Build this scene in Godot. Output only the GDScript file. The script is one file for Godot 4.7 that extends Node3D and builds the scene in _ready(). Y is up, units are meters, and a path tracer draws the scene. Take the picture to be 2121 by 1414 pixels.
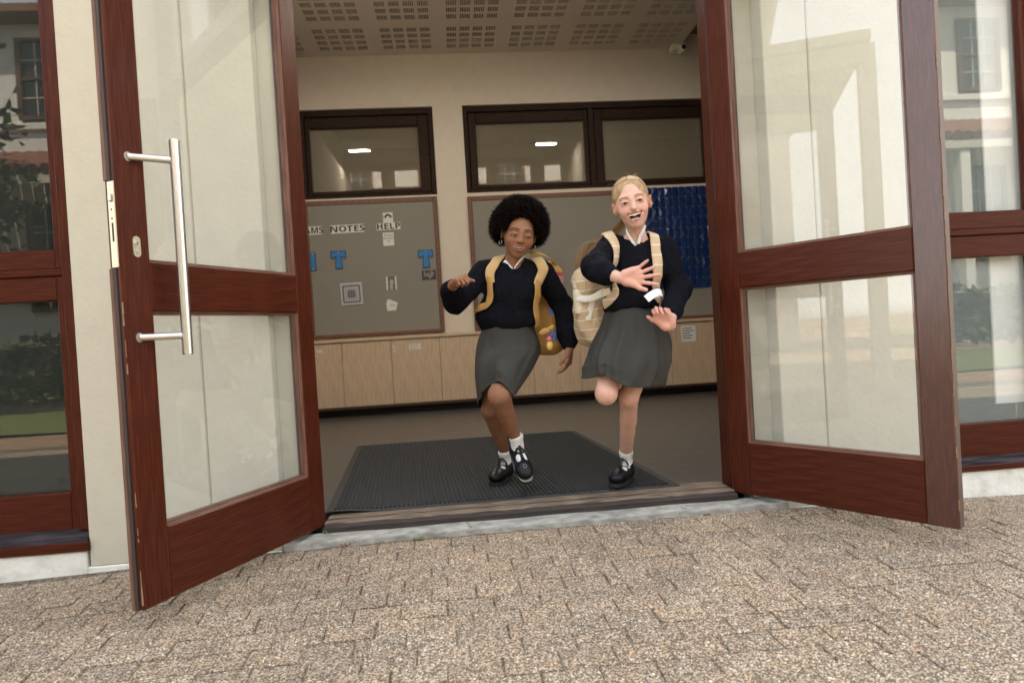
extends Node3D
# A school entrance: two wooden glazed doors stand open and two schoolgirls run out of the hall onto exposed-aggregate paving.

# ------------------------------------------------------------------ mesh builder
class MB:
	var v := PackedVector3Array()
	var n := PackedVector3Array()
	var uv := PackedVector2Array()
	var c := PackedColorArray()
	var ix := PackedInt32Array()
	var xf := Transform3D()
	var col := Color(1, 1, 1)

	func q(a: Vector3, b: Vector3, cc: Vector3, d: Vector3, hint := Vector3.ZERO, uvs := []):
		a = xf * a; b = xf * b; cc = xf * cc; d = xf * d
		var nn := (b - a).cross(cc - a) + (cc - a).cross(d - a)
		var flip := hint != Vector3.ZERO and nn.dot(xf.basis * hint) < 0.0
		nn = nn.normalized()
		if flip: nn = -nn
		var s := v.size()
		for p in [a, b, cc, d]:
			v.append(p); n.append(nn); c.append(col)
		if uvs.size() == 4:
			for u in uvs: uv.append(u)
		else:
			for k in 4: uv.append(Vector2.ZERO)
		if flip: ix.append_array([s, s + 1, s + 2, s, s + 2, s + 3])
		else: ix.append_array([s, s + 2, s + 1, s, s + 3, s + 2])

	func t(a: Vector3, b: Vector3, cc: Vector3, hint := Vector3.ZERO):
		a = xf * a; b = xf * b; cc = xf * cc
		var nn := (b - a).cross(cc - a)
		var flip := hint != Vector3.ZERO and nn.dot(xf.basis * hint) < 0.0
		nn = nn.normalized()
		if flip: nn = -nn
		var s := v.size()
		for p in [a, b, cc]:
			v.append(p); n.append(nn); c.append(col); uv.append(Vector2.ZERO)
		if flip: ix.append_array([s, s + 1, s + 2])
		else: ix.append_array([s, s + 2, s + 1])

	# chamfered box: centre, half size, chamfer
	func box(o: Vector3, h: Vector3, bev := 0.0, ba := Basis()):
		if bev <= 0.0:
			for k in 3:
				for s in [-1.0, 1.0]:
					var e := Vector3(); e[k] = s * h[k]
					var a := Vector3(); a[(k + 1) % 3] = h[(k + 1) % 3]
					var b := Vector3(); b[(k + 2) % 3] = h[(k + 2) % 3]
					q(o + ba * (e - a - b), o + ba * (e + a - b), o + ba * (e + a + b), o + ba * (e - a + b), ba * e)
			return
		bev = minf(bev, minf(h.x, minf(h.y, h.z)) * 0.95)
		for k in 3:
			var k1 := (k + 1) % 3
			var k2 := (k + 2) % 3
			for s in [-1.0, 1.0]:
				var e := Vector3(); e[k] = s
				q(o + ba * bp(h, bev, k, s, k1, -1.0, k2, -1.0), o + ba * bp(h, bev, k, s, k1, 1.0, k2, -1.0), o + ba * bp(h, bev, k, s, k1, 1.0, k2, 1.0), o + ba * bp(h, bev, k, s, k1, -1.0, k2, 1.0), ba * e)
				for s1 in [-1.0, 1.0]:
					var e2 := e; e2[k1] = s1
					q(o + ba * bp(h, bev, k, s, k1, s1, k2, -1.0), o + ba * bp(h, bev, k, s, k1, s1, k2, 1.0), o + ba * bp(h, bev, k1, s1, k, s, k2, 1.0), o + ba * bp(h, bev, k1, s1, k, s, k2, -1.0), ba * e2)
		for sx in [-1.0, 1.0]:
			for sy in [-1.0, 1.0]:
				for sz in [-1.0, 1.0]:
					t(o + ba * bp(h, bev, 0, sx, 1, sy, 2, sz), o + ba * bp(h, bev, 1, sy, 0, sx, 2, sz), o + ba * bp(h, bev, 2, sz, 0, sx, 1, sy), ba * Vector3(sx, sy, sz))

	func bp(h: Vector3, b: float, k: int, s: float, k1: int, s1: float, k2: int, s2: float) -> Vector3:
		var r := Vector3()
		r[k] = s * h[k]; r[k1] = s1 * (h[k1] - b); r[k2] = s2 * (h[k2] - b)
		return r

	func bx(lo: Vector3, hi: Vector3, bev := 0.0):
		box((lo + hi) / 2, (hi - lo) / 2, bev)

	# smooth grid of rows; closed_u joins the last column to the first
	func grid(rows: Array, closed_u := false, flip := false, uscale := 1.0, vscale := 1.0):
		var s := v.size()
		var nu: int = rows[0].size()
		var nv := rows.size()
		var cols := nu + (1 if closed_u else 0)
		var acc := PackedVector3Array(); acc.resize(cols * nv)
		var vl := 0.0
		for r in nv:
			var ul := 0.0
			if r > 0: vl += (rows[r][0] - rows[r - 1][0]).length()
			for k in cols:
				var p: Vector3 = rows[r][k % nu]
				if k > 0: ul += (p - rows[r][k - 1]).length()
				v.append(xf * p); c.append(col); uv.append(Vector2(ul * uscale, vl * vscale)); n.append(Vector3.UP)
		for r in nv - 1:
			for k in cols - 1:
				var a := r * cols + k
				var b := a + 1
				var d := a + cols
				var e := d + 1
				var nn := (v[s + b] - v[s + a]).cross(v[s + d] - v[s + a]) + (v[s + e] - v[s + b]).cross(v[s + d] - v[s + b])
				if flip: nn = -nn
				for w in [a, b, d, e]: acc[w] += nn
				if flip: ix.append_array([s + a, s + b, s + d, s + b, s + e, s + d])
				else: ix.append_array([s + a, s + d, s + b, s + b, s + d, s + e])
		for r in nv:
			if closed_u:
				var w := acc[r * cols] + acc[r * cols + cols - 1]
				acc[r * cols] = w; acc[r * cols + cols - 1] = w
			for k in cols: n[s + r * cols + k] = acc[r * cols + k].normalized()

	func tube(pts: Array, rad, sides := 8, cap := true, flat := 1.0):
		var rows := []
		var up := Vector3.UP
		for i in pts.size():
			var tg: Vector3 = (pts[mini(i + 1, pts.size() - 1)] - pts[maxi(i - 1, 0)]).normalized()
			if absf(tg.dot(up)) > 0.95: up = Vector3.RIGHT if absf(tg.x) < 0.8 else Vector3.FORWARD
			var sx := tg.cross(up).normalized()
			var sy := sx.cross(tg).normalized()
			up = sy
			var r: float = rad if rad is float else rad[i]
			var row := PackedVector3Array()
			for k in sides:
				var a := TAU * k / sides
				row.append(pts[i] + (sx * cos(a) + sy * sin(a) * flat) * r)
			rows.append(row)
		grid(rows, true, true)
		if cap:
			for e in [0, rows.size() - 1]:
				var o: Vector3 = pts[e]
				var hint: Vector3 = (pts[0] - pts[1]) if e == 0 else (pts[-1] - pts[-2])
				for k in sides: t(o, rows[e][k], rows[e][(k + 1) % sides], hint)

	func ball(o: Vector3, r: Vector3, ba := Basis(), nu := 14, nv := 9):
		var rows := []
		for j in nv + 1:
			var a := PI * j / nv
			var row := PackedVector3Array()
			for k in nu:
				var b := TAU * k / nu
				row.append(o + ba * Vector3(r.x * sin(a) * cos(b), r.y * cos(a), r.z * sin(a) * sin(b)))
			rows.append(row)
		grid(rows, true, false)

	# extruded outline in xy, front at z1, back at z0
	func prism(poly: PackedVector2Array, z0: float, z1: float):
		var tri := Geometry2D.triangulate_polygon(poly)
		for k in range(0, tri.size(), 3):
			var a := poly[tri[k]]; var b := poly[tri[k + 1]]; var d := poly[tri[k + 2]]
			t(Vector3(a.x, a.y, z1), Vector3(b.x, b.y, z1), Vector3(d.x, d.y, z1), Vector3(0, 0, 1))
			t(Vector3(a.x, a.y, z0), Vector3(b.x, b.y, z0), Vector3(d.x, d.y, z0), Vector3(0, 0, -1))
		var cw := Geometry2D.is_polygon_clockwise(poly)
		for k in poly.size():
			var a := poly[k]; var b := poly[(k + 1) % poly.size()]
			var o := Vector3(b.y - a.y, a.x - b.x, 0) * (-1.0 if cw else 1.0)
			q(Vector3(a.x, a.y, z0), Vector3(b.x, b.y, z0), Vector3(b.x, b.y, z1), Vector3(a.x, a.y, z1), o)

	func lathe(o: Vector3, prof: Array, sides := 20):
		var rows := []
		for p in prof:
			var row := PackedVector3Array()
			for k in sides:
				var a := TAU * k / sides
				row.append(o + Vector3(p.x * cos(a), p.y, p.x * sin(a)))
			rows.append(row)
		grid(rows, true, true)

	static func new_wall(rects: Array, z0: float, z1: float) -> MB:
		var b := MB.new()
		for r in rects: b.bx(Vector3(r[0], r[1], z0), Vector3(r[2], r[3], z1))
		return b

	func mesh() -> ArrayMesh:
		var m := ArrayMesh.new()
		if v.is_empty(): return m
		var a := []; a.resize(Mesh.ARRAY_MAX)
		a[Mesh.ARRAY_VERTEX] = v; a[Mesh.ARRAY_NORMAL] = n; a[Mesh.ARRAY_TEX_UV] = uv; a[Mesh.ARRAY_COLOR] = c; a[Mesh.ARRAY_INDEX] = ix
		m.add_surface_from_arrays(Mesh.PRIMITIVE_TRIANGLES, a)
		return m


# ------------------------------------------------------------------ distance field for bodies, cloth and bags
class Field:
	var ty := PackedInt32Array()
	var pa := PackedVector3Array()
	var pb := PackedVector3Array()
	var ra := PackedFloat32Array()
	var rb := PackedFloat32Array()
	var kk := PackedFloat32Array()
	var op := PackedInt32Array()
	var bend := PackedFloat32Array()
	var inv: Array[Transform3D] = []
	var all := PackedInt32Array()
	var noise: FastNoiseLite
	var namp := 0.0
	var nscale := Vector3.ONE

	func add(t: int, a: Vector3, b: Vector3, r0: float, r1: float, k: float, o: int, ba := Basis(), be := 0.0):
		ty.append(t); pa.append(a); pb.append(b); ra.append(r0); rb.append(r1); kk.append(k); op.append(o); bend.append(be)
		inv.append(Transform3D(ba, a).affine_inverse()); all.append(ty.size() - 1)

	func cap(a: Vector3, b: Vector3, r0: float, r1: float, k := 0.02, o := 0): add(0, a, b, r0, r1, k, o)
	func ell(c: Vector3, r: Vector3, k := 0.02, o := 0, ba := Basis(), be := 0.0): add(1, c, r, 0, 0, k, o, ba, be)
	func rbox(c: Vector3, h: Vector3, rr: float, k := 0.02, o := 0, ba := Basis()): add(2, c, h, rr, 0, k, o, ba)
	func plane(nrm: Vector3, at: Vector3, o := 2, k := 0.004): add(3, nrm.normalized(), at, 0, 0, k, o)
	# wedge opening upwards from its tip, half angle given, front only
	func wedge(tip: Vector3, half: float, ba: Basis, o := 1, k := 0.004): add(4, tip, Vector3(cos(half), sin(half), 0), 0, 0, k, o, ba)

	func one(i: int, p: Vector3) -> float:
		match ty[i]:
			0:
				var a := pa[i]
				var ab := pb[i] - a
				var h := clampf((p - a).dot(ab) / maxf(ab.length_squared(), 1e-9), 0.0, 1.0)
				return (p - a - ab * h).length() - lerpf(ra[i], rb[i], h)
			1:
				var l := inv[i] * p
				if bend[i] != 0.0: l.y -= bend[i] * l.x * l.x
				var r := pb[i]
				var k0 := (l / r).length()
				var k1 := (l / (r * r)).length()
				return k0 * (k0 - 1.0) / maxf(k1, 1e-6) if k0 > 0.05 else -minf(r.x, minf(r.y, r.z))
			2:
				var l2 := (inv[i] * p).abs() - pb[i] + Vector3.ONE * ra[i]
				return l2.max(Vector3.ZERO).length() + minf(maxf(l2.x, maxf(l2.y, l2.z)), 0.0) - ra[i]
			3:
				return (p - pb[i]).dot(pa[i])
			_:
				var l3 := inv[i] * p
				return maxf(absf(l3.x) * pb[i].x - l3.y * pb[i].y, -l3.z)

	func ev(p: Vector3, sel: PackedInt32Array) -> float:
		var d := 1e3
		for i in sel:
			var x := one(i, p)
			var k := kk[i]
			if op[i] == 0:
				var h := maxf(k - absf(d - x), 0.0) / k
				d = minf(d, x) - h * h * k * 0.25
			else:
				if op[i] == 1: x = -x
				var h2 := maxf(k - absf(d - x), 0.0) / k
				d = maxf(d, x) + h2 * h2 * k * 0.25
		if namp > 0.0: d -= namp * noise.get_noise_3dv(p * nscale)
		return d

	func grad(p: Vector3, sel: PackedInt32Array) -> Vector3:
		var e := 0.002
		return Vector3(ev(p + Vector3(e, 0, 0), sel) - ev(p - Vector3(e, 0, 0), sel), ev(p + Vector3(0, e, 0), sel) - ev(p - Vector3(0, e, 0), sel), ev(p + Vector3(0, 0, e), sel) - ev(p - Vector3(0, 0, e), sel)).normalized()

	func snap(p: Vector3, off: float) -> Vector3:
		for k in 5:
			var d := ev(p, all) - off
			if absf(d) < 0.0004: break
			p -= grad(p, all) * clampf(d, -0.03, 0.03)
		return p

	# surface nets; appends to mb through xf, colours from colf(point in field space, normal)
	func build(lo: Vector3, hi: Vector3, h: float, mb: MB, xf := Transform3D(), colf = null):
		var nx := int(ceil((hi.x - lo.x) / h)) + 2
		var ny := int(ceil((hi.y - lo.y) / h)) + 2
		var nz := int(ceil((hi.z - lo.z) / h)) + 2
		var val := PackedFloat32Array(); val.resize(nx * ny * nz); val.fill(1e3)
		var idx := PackedInt32Array(); idx.resize(nx * ny * nz); idx.fill(-1)
		var B := 5
		var hd := h * B * 0.5 * 1.7321
		var cells := PackedInt32Array()
		var dist := PackedFloat32Array(); dist.resize(all.size())
		for bz in range(0, nz - 1, B):
			for by in range(0, ny - 1, B):
				for bx in range(0, nx - 1, B):
					var o := lo + Vector3(bx + B * 0.5, by + B * 0.5, bz + B * 0.5) * h
					var best := 1e3
					for i in all:
						var x := one(i, o)
						dist[i] = x
						if op[i] == 0 and x < best: best = x
					if best > hd * 1.5 + 0.02: continue
					var d := ev(o, all)
					if absf(d) > hd * 1.45 + namp: continue
					var sel := PackedInt32Array()
					for i in all:
						if op[i] == 0:
							if dist[i] < best + 2.2 * hd + kk[i]: sel.append(i)
						elif op[i] == 1:
							if dist[i] < hd * 1.5 + kk[i]: sel.append(i)
						else: sel.append(i)
					for z in range(bz, mini(bz + B + 1, nz)):
						for y in range(by, mini(by + B + 1, ny)):
							var w := (z * ny + y) * nx
							for x2 in range(bx, mini(bx + B + 1, nx)):
								if val[w + x2] > 999.0: val[w + x2] = ev(lo + Vector3(x2, y, z) * h, sel)
					for z in range(bz, mini(bz + B, nz - 1)):
						for y in range(by, mini(by + B, ny - 1)):
							var w2 := (z * ny + y) * nx
							for x3 in range(bx, mini(bx + B, nx - 1)): cells.append(w2 + x3)
		var s0 := mb.v.size()
		var offs := PackedInt32Array([0, 1, nx, nx + 1, nx * ny, nx * ny + 1, nx * ny + nx, nx * ny + nx + 1])
		var eg := [0, 1, 0, 2, 0, 4, 1, 3, 1, 5, 2, 3, 2, 6, 4, 5, 4, 6, 3, 7, 5, 7, 6, 7]
		var local := PackedVector3Array()
		var kept := PackedInt32Array()
		for cix in cells:
			var m := 0
			for k in 8:
				if val[cix + offs[k]] < 0.0: m += 1
			if m == 0 or m == 8: continue
			var sum := Vector3.ZERO
			var cnt := 0
			for e in 12:
				var e0: int = eg[e * 2]
				var e1: int = eg[e * 2 + 1]
				var a := val[cix + offs[e0]]
				var b := val[cix + offs[e1]]
				if (a < 0.0) != (b < 0.0):
					var f := a / (a - b)
					sum += Vector3(lerpf(e0 & 1, e1 & 1, f), lerpf((e0 >> 1) & 1, (e1 >> 1) & 1, f), lerpf((e0 >> 2) & 1, (e1 >> 2) & 1, f))
					cnt += 1
			var cx := cix % nx
			var cy := (cix / nx) % ny
			var cz := cix / (nx * ny)
			idx[cix] = local.size()
			local.append(lo + (Vector3(cx, cy, cz) + sum / cnt) * h)
			kept.append(cix)
		var acc := PackedVector3Array(); acc.resize(local.size())
		var st := [1, nx, nx * ny]
		for cix in kept:
			for ax in 3:
				var sa: int = st[ax]
				var a := val[cix]
				var b := val[cix + sa]
				if (a < 0.0) == (b < 0.0): continue
				var s1: int = st[(ax + 1) % 3]
				var s2: int = st[(ax + 2) % 3]
				if cix < s1 + s2: continue
				var q0 := idx[cix]; var q1 := idx[cix - s1]; var q2 := idx[cix - s1 - s2]; var q3 := idx[cix - s2]
				if q0 < 0 or q1 < 0 or q2 < 0 or q3 < 0: continue
				if b < 0.0:
					var tmp := q1; q1 = q3; q3 = tmp
				var nn := (local[q2] - local[q0]).cross(local[q3] - local[q1])
				acc[q0] += nn; acc[q1] += nn; acc[q2] += nn; acc[q3] += nn
				mb.ix.append_array([s0 + q0, s0 + q2, s0 + q1, s0 + q0, s0 + q3, s0 + q2])
		for i in local.size():
			var nn := acc[i].normalized()
			mb.v.append(xf * local[i]); mb.n.append((xf.basis * nn).normalized()); mb.uv.append(Vector2.ZERO)
			mb.c.append(colf.call(local[i], nn) if colf != null else mb.col)


# ------------------------------------------------------------------ naming and tagging
var rng := RandomNumberGenerator.new()
var taken := {}

func numbered(called: String) -> String:
	var k: int = taken.get(called, 0)
	taken[called] = k + 1
	return called if k == 0 else "%s_%03d" % [called, k]

func tag(o: Node, label: String, category: String, group := "") -> Node:
	o.set_meta("label", label); o.set_meta("category", category)
	if group: o.set_meta("group", group)
	return o

func thing(called: String, label: String, category: String, at := Vector3.ZERO, turn := 0.0, group := "") -> Node3D:
	var o := Node3D.new(); o.name = numbered(called); add_child(o)
	o.position = at; o.rotation.y = turn
	tag(o, label, category, group)
	return o

func part(called: String, mb, m: Material, parent: Node = null) -> MeshInstance3D:
	var o := MeshInstance3D.new()
	o.mesh = mb.mesh() if mb is MB else mb
	o.material_override = m
	if parent:
		var k := 1
		var nm := called
		while parent.has_node(NodePath(nm)):
			nm = "%s_%03d" % [called, k]; k += 1
		o.name = nm
		parent.add_child(o)
	else:
		o.name = numbered(called); add_child(o)
	return o

func struct(called: String, mb, m: Material, parent: Node = null) -> MeshInstance3D:
	var o := part(called, mb, m, parent)
	if parent == null: o.set_meta("kind", "structure")
	return o

func single(called: String, mb, m: Material, label: String, category: String, group := "") -> MeshInstance3D:
	var o := part(called, mb, m)
	tag(o, label, category, group)
	return o

func stuff(o: Node) -> Node:
	o.set_meta("kind", "stuff"); return o

func boxpart(called: String, lo: Vector3, hi: Vector3, bev: float, m: Material, parent: Node) -> MeshInstance3D:
	var b := MB.new(); b.bx(lo, hi, bev)
	return part(called, b, m, parent)

# ------------------------------------------------------------------ materials
func lin(r: float, g: float, b: float) -> Color: return Color(r, g, b).linear_to_srgb()

func M(r: float, g: float, b: float, rough := 0.7, metal := 0.0) -> StandardMaterial3D:
	var m := StandardMaterial3D.new()
	m.albedo_color = lin(r, g, b); m.roughness = rough; m.metallic = metal
	return m

func noise_tex(freq: float, oct: int, ramp: Array, size := 512, sd := 1, kind := FastNoiseLite.TYPE_SIMPLEX_SMOOTH) -> NoiseTexture2D:
	var f := FastNoiseLite.new(); f.seed = sd; f.noise_type = kind; f.frequency = freq; f.fractal_octaves = oct
	var t := NoiseTexture2D.new(); t.width = size; t.height = size; t.seamless = true; t.noise = f; t.generate_mipmaps = false
	if ramp.size():
		var g := Gradient.new(); g.offsets = PackedFloat32Array(); g.colors = PackedColorArray()
		var off := PackedFloat32Array(); var cols := PackedColorArray()
		for e in ramp: off.append(e[0]); cols.append(lin(e[1], e[2], e[3]))
		g.offsets = off; g.colors = cols
		t.color_ramp = g
	return t

func tri(m: StandardMaterial3D, sc: Vector3, world := false) -> StandardMaterial3D:
	m.uv1_triplanar = true; m.uv1_world_triplanar = world; m.uv1_scale = sc; m.uv1_triplanar_sharpness = 4.0
	return m

func TM(tex: Texture2D, sc: Vector3, rough := 0.7, bump: Texture2D = null, depth := 0.0, world := false) -> StandardMaterial3D:
	var m := StandardMaterial3D.new()
	m.albedo_texture = tex; m.roughness = rough
	if bump:
		m.heightmap_enabled = true; m.heightmap_texture = bump; m.heightmap_scale = depth
	return tri(m, sc, world)

func VC(rough := 0.6) -> StandardMaterial3D:
	var m := StandardMaterial3D.new()
	m.vertex_color_use_as_albedo = true; m.roughness = rough
	return m

func glass(alpha := 0.03, metal := 0.0) -> StandardMaterial3D:
	var m := StandardMaterial3D.new()
	m.transparency = BaseMaterial3D.TRANSPARENCY_ALPHA
	m.albedo_color = Color(0.75, 0.8, 0.78, alpha); m.roughness = 0.0; m.metallic = metal
	return m

func ground_y(x: float, z: float) -> float:
	return 0.041 * exp(-pow((x - 0.05) / 1.75, 4.0)) * clampf(1.0 - (z - 0.1) / 1.0, 0.0, 1.0)

func text(s: String, height: float, m: Material, at: Vector3, parent: Node, wide := 1.0, bold := true, called := "lettering") -> MeshInstance3D:
	var tm := TextMesh.new()
	var f := SystemFont.new(); f.font_names = PackedStringArray(["Droid Sans"])
	if bold: f.font_weight = 700
	tm.font = f; tm.text = s; tm.font_size = 64; tm.pixel_size = height / 46.0; tm.depth = 0.0015; tm.curve_step = 4.0
	var o := MeshInstance3D.new(); o.mesh = tm; o.material_override = m
	o.scale = Vector3(wide, 1, 1); o.position = at
	var k := 1
	var nm := called
	while parent.has_node(NodePath(nm)):
		nm = "%s_%03d" % [called, k]; k += 1
	o.name = nm; parent.add_child(o)
	return o

func spline(p: Array, per := 6) -> Array:
	var r := []
	for i in p.size() - 1:
		var a: Vector3 = p[maxi(i - 1, 0)]
		var b: Vector3 = p[i]
		var c: Vector3 = p[i + 1]
		var d: Vector3 = p[mini(i + 2, p.size() - 1)]
		for k in per: r.append(b.cubic_interpolate(c, a, d, float(k) / per))
	r.append(p[-1])
	return r

func grp(called: String, parent: Node) -> Node3D:
	var o := Node3D.new()
	var k := 1
	var nm := called
	while parent.has_node(NodePath(nm)):
		nm = "%s_%03d" % [called, k]; k += 1
	o.name = nm; parent.add_child(o)
	return o
var T := {}          # textures
var K := {}          # materials
var paving: Node3D

func make_materials():
	T.grain = noise_tex(0.012, 4, [[0.0, 0.034, 0.0070, 0.0034], [0.4, 0.056, 0.0116, 0.0050], [0.62, 0.069, 0.0150, 0.0062], [1.0, 0.098, 0.0225, 0.0090]], 512, 3)
	T.grain_old = noise_tex(0.014, 5, [[0.0, 0.05, 0.035, 0.025], [0.45, 0.14, 0.10, 0.068], [0.7, 0.24, 0.175, 0.12], [1.0, 0.34, 0.27, 0.2]], 512, 5)
	T.grain_dark = noise_tex(0.014, 4, [[0.0, 0.016, 0.012, 0.010], [0.5, 0.03, 0.02, 0.016], [1.0, 0.055, 0.034, 0.026]], 512, 6)
	T.grain_mid = noise_tex(0.012, 4, [[0.0, 0.07, 0.03, 0.018], [0.5, 0.13, 0.056, 0.034], [1.0, 0.21, 0.10, 0.06]], 512, 7)
	T.oak = noise_tex(0.016, 5, [[0.0, 0.41, 0.295, 0.195], [0.5, 0.49, 0.365, 0.25], [1.0, 0.57, 0.435, 0.31]], 512, 8)
	T.fine = noise_tex(0.09, 3, [], 512, 9)
	T.mid = noise_tex(0.03, 4, [], 512, 10)
	T.plaster = noise_tex(0.02, 4, [[0.0, 0.495, 0.452, 0.356], [0.5, 0.51, 0.467, 0.368], [1.0, 0.525, 0.482, 0.38]], 512, 11)
	T.white = noise_tex(0.015, 5, [[0.0, 0.60, 0.58, 0.52], [0.45, 0.72, 0.70, 0.63], [1.0, 0.78, 0.76, 0.70]], 512, 12)
	T.slab = noise_tex(0.013, 5, [[0.0, 0.17, 0.158, 0.132], [0.4, 0.27, 0.258, 0.226], [0.6, 0.335, 0.322, 0.285], [1.0, 0.45, 0.432, 0.39]], 512, 13)
	T.felt = noise_tex(0.11, 4, [[0.0, 0.165, 0.154, 0.134], [0.5, 0.235, 0.22, 0.193], [1.0, 0.32, 0.30, 0.265]], 512, 14)
	T.floor = noise_tex(0.02, 4, [[0.0, 0.056, 0.050, 0.045], [0.5, 0.074, 0.067, 0.060], [1.0, 0.098, 0.089, 0.080]], 512, 15)
	T.mat = noise_tex(0.14, 3, [[0.0, 0.016, 0.017, 0.019], [0.5, 0.036, 0.038, 0.041], [1.0, 0.085, 0.087, 0.09]], 512, 16)
	T.wall_in = noise_tex(0.02, 4, [[0.0, 0.56, 0.495, 0.415], [0.5, 0.58, 0.515, 0.435], [1.0, 0.60, 0.535, 0.455]], 512, 17)
	aggregate_textures()
	# mahogany: grain upright (u), lengthwise along x (l); varnish gives the gloss
	K.wood_u = TM(T.grain, Vector3(20.0, 0.7, 20.0), 0.34, T.mid, 0.04)
	K.wood_l = TM(T.grain, Vector3(0.7, 20.0, 20.0), 0.34, T.mid, 0.04)
	for m in [K.wood_u, K.wood_l]:
		m.clearcoat_enabled = true; m.clearcoat = 0.12; m.clearcoat_roughness = 0.22; m.metallic_specular = 0.22
	K.wood_rough = TM(T.grain, Vector3(14.0, 1.1, 14.0), 0.36, T.fine, 0.09)
	K.wood_rough.clearcoat_enabled = true; K.wood_rough.clearcoat = 0.8; K.wood_rough.clearcoat_roughness = 0.2
	K.edge = TM(T.grain_mid, Vector3(16.0, 0.7, 16.0), 0.6, T.mid, 0.06)
	K.edge_dark = TM(T.grain_dark, Vector3(16.0, 0.7, 16.0), 0.6)
	K.raw = M(0.27, 0.18, 0.10, 0.85)
	K.bead = TM(T.grain_mid, Vector3(16.0, 0.8, 16.0), 0.5, T.mid, 0.05)
	K.bead_l = TM(T.grain_mid, Vector3(0.8, 16.0, 16.0), 0.5, T.mid, 0.05)
	K.sill_old = TM(T.grain_old, Vector3(0.9, 14.0, 14.0), 0.85, T.mid, 0.25)
	K.sill_dark = TM(T.grain_dark, Vector3(0.9, 12.0, 12.0), 0.75, T.mid, 0.2)
	K.sill_grey = TM(noise_tex(0.016, 4, [[0.0, 0.018, 0.014, 0.015], [0.6, 0.04, 0.034, 0.036], [1.0, 0.085, 0.075, 0.076]], 256, 21), Vector3(0.9, 12.0, 12.0), 0.95, T.mid, 0.2)
	K.board_frame = TM(T.grain_mid, Vector3(6, 6, 6), 0.55)
	K.win_dark = TM(T.grain_dark, Vector3(4, 4, 8), 0.5); K.win_dark.metallic_specular = 0.2; K.win_dark.albedo_color = lin(0.95, 0.8, 0.72)
	K.plaster = TM(T.plaster, Vector3(0.7, 0.7, 0.7), 0.85, T.fine, 0.12)
	K.white = TM(T.white, Vector3(1.1, 1.1, 1.1), 0.8, T.mid, 0.3)
	K.wall_in = TM(T.wall_in, Vector3(0.6, 0.6, 0.6), 0.9, T.mid, 0.2)
	K.slab = TM(T.slab, Vector3(1.3, 2.2, 2.2), 0.85, T.fine, 0.25)
	K.felt = TM(T.felt, Vector3(3.5, 3.5, 3.5), 1.0, T.fine, 0.3)
	K.floor = TM(T.floor, Vector3(0.8, 0.8, 0.8), 0.33)
	K.ceil = M(0.56, 0.50, 0.44, 0.9)
	K.oak = TM(T.oak, Vector3(7.0, 0.5, 7.0), 0.45)
	K.oak_l = TM(T.oak, Vector3(0.5, 7.0, 7.0), 0.45)
	K.steel = M(0.62, 0.60, 0.56, 0.3, 1.0)
	K.steel.anisotropy_enabled = false
	K.brass = M(0.6, 0.52, 0.38, 0.38, 1.0)
	K.black = M(0.012, 0.012, 0.013, 0.5)
	K.dark = M(0.03, 0.028, 0.026, 0.8)
	K.paper = M(0.62, 0.61, 0.58, 0.8)
	K.ink = M(0.02, 0.02, 0.022, 0.8)
	K.greyink = M(0.2, 0.2, 0.2, 0.8)
	K.glass = glass(0.03, 0.06)
	K.sill_grey.metallic_specular = 0.1; K.glass_clear = glass(0.02, 0.15); K.glass_dark = glass(0.025, 0.24)
	K.glass_dark.albedo_color = Color(0.3, 0.32, 0.3, 0.025)
	K.glass_in = glass(0.04, 0.10); K.glass_in.albedo_color = Color(0.85, 0.8, 0.7, 0.04)

# exposed aggregate: a thousand-odd little stones of many colours lying in cement, stamped as they would lie
func aggregate_textures():
	var S := 768
	var im := Image.create(S, S, false, Image.FORMAT_RGB8)
	var hm := Image.create(S, S, false, Image.FORMAT_RGB8)
	im.fill(lin(0.14, 0.11, 0.085)); hm.fill(Color(0.25, 0.25, 0.25))
	var r := RandomNumberGenerator.new(); r.seed = 77
	var pal := [[0.45, 0.335, 0.23], [0.48, 0.37, 0.27], [0.30, 0.21, 0.135], [0.52, 0.43, 0.33], [0.25, 0.18, 0.125], [0.38, 0.25, 0.165], [0.58, 0.53, 0.46], [0.30, 0.26, 0.22], [0.36, 0.28, 0.20], [0.21, 0.165, 0.135], [0.44, 0.29, 0.20], [0.66, 0.62, 0.56]]
	for k in 15000:
		var cx := r.randf() * S
		var cy := r.randf() * S
		var a := r.randf_range(2.2, 5.2) * (1.0 if r.randf() < 0.9 else 1.5)
		var b := a * r.randf_range(0.55, 0.95)
		var th := r.randf() * PI
		var p: Array = pal[r.randi() % pal.size()]
		var f := r.randf_range(1.02, 1.38)
		for q in 3: p = [lerpf(p[0], 0.40, 0.09), lerpf(p[1], 0.31, 0.09), lerpf(p[2], 0.225, 0.09)]
		var base := r.randf_range(0.3, 0.7)
		var ct := cos(th); var sn := sin(th)
		var m := int(ceil(a))
		var colr := lin(p[0] * f * 1.12, p[1] * f * 1.10, p[2] * f * 1.02)
		var rim := lin(p[0] * f * 0.62, p[1] * f * 0.6, p[2] * f * 0.58)
		for y in range(-m, m + 1):
			for x in range(-m, m + 1):
				var u := (x * ct + y * sn) / a
				var w := (y * ct - x * sn) / b
				var d := u * u + w * w
				if d > 1.0: continue
				var px := posmod(int(cx) + x, S); var py := posmod(int(cy) + y, S)
				im.set_pixel(px, py, colr if d < 0.72 else rim)
				var hv := base + 0.3 * sqrt(1.0 - d)
				hm.set_pixel(px, py, Color(hv, hv, hv))
	T.agg = ImageTexture.create_from_image(im)
	T.agg_h = ImageTexture.create_from_image(hm)

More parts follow.
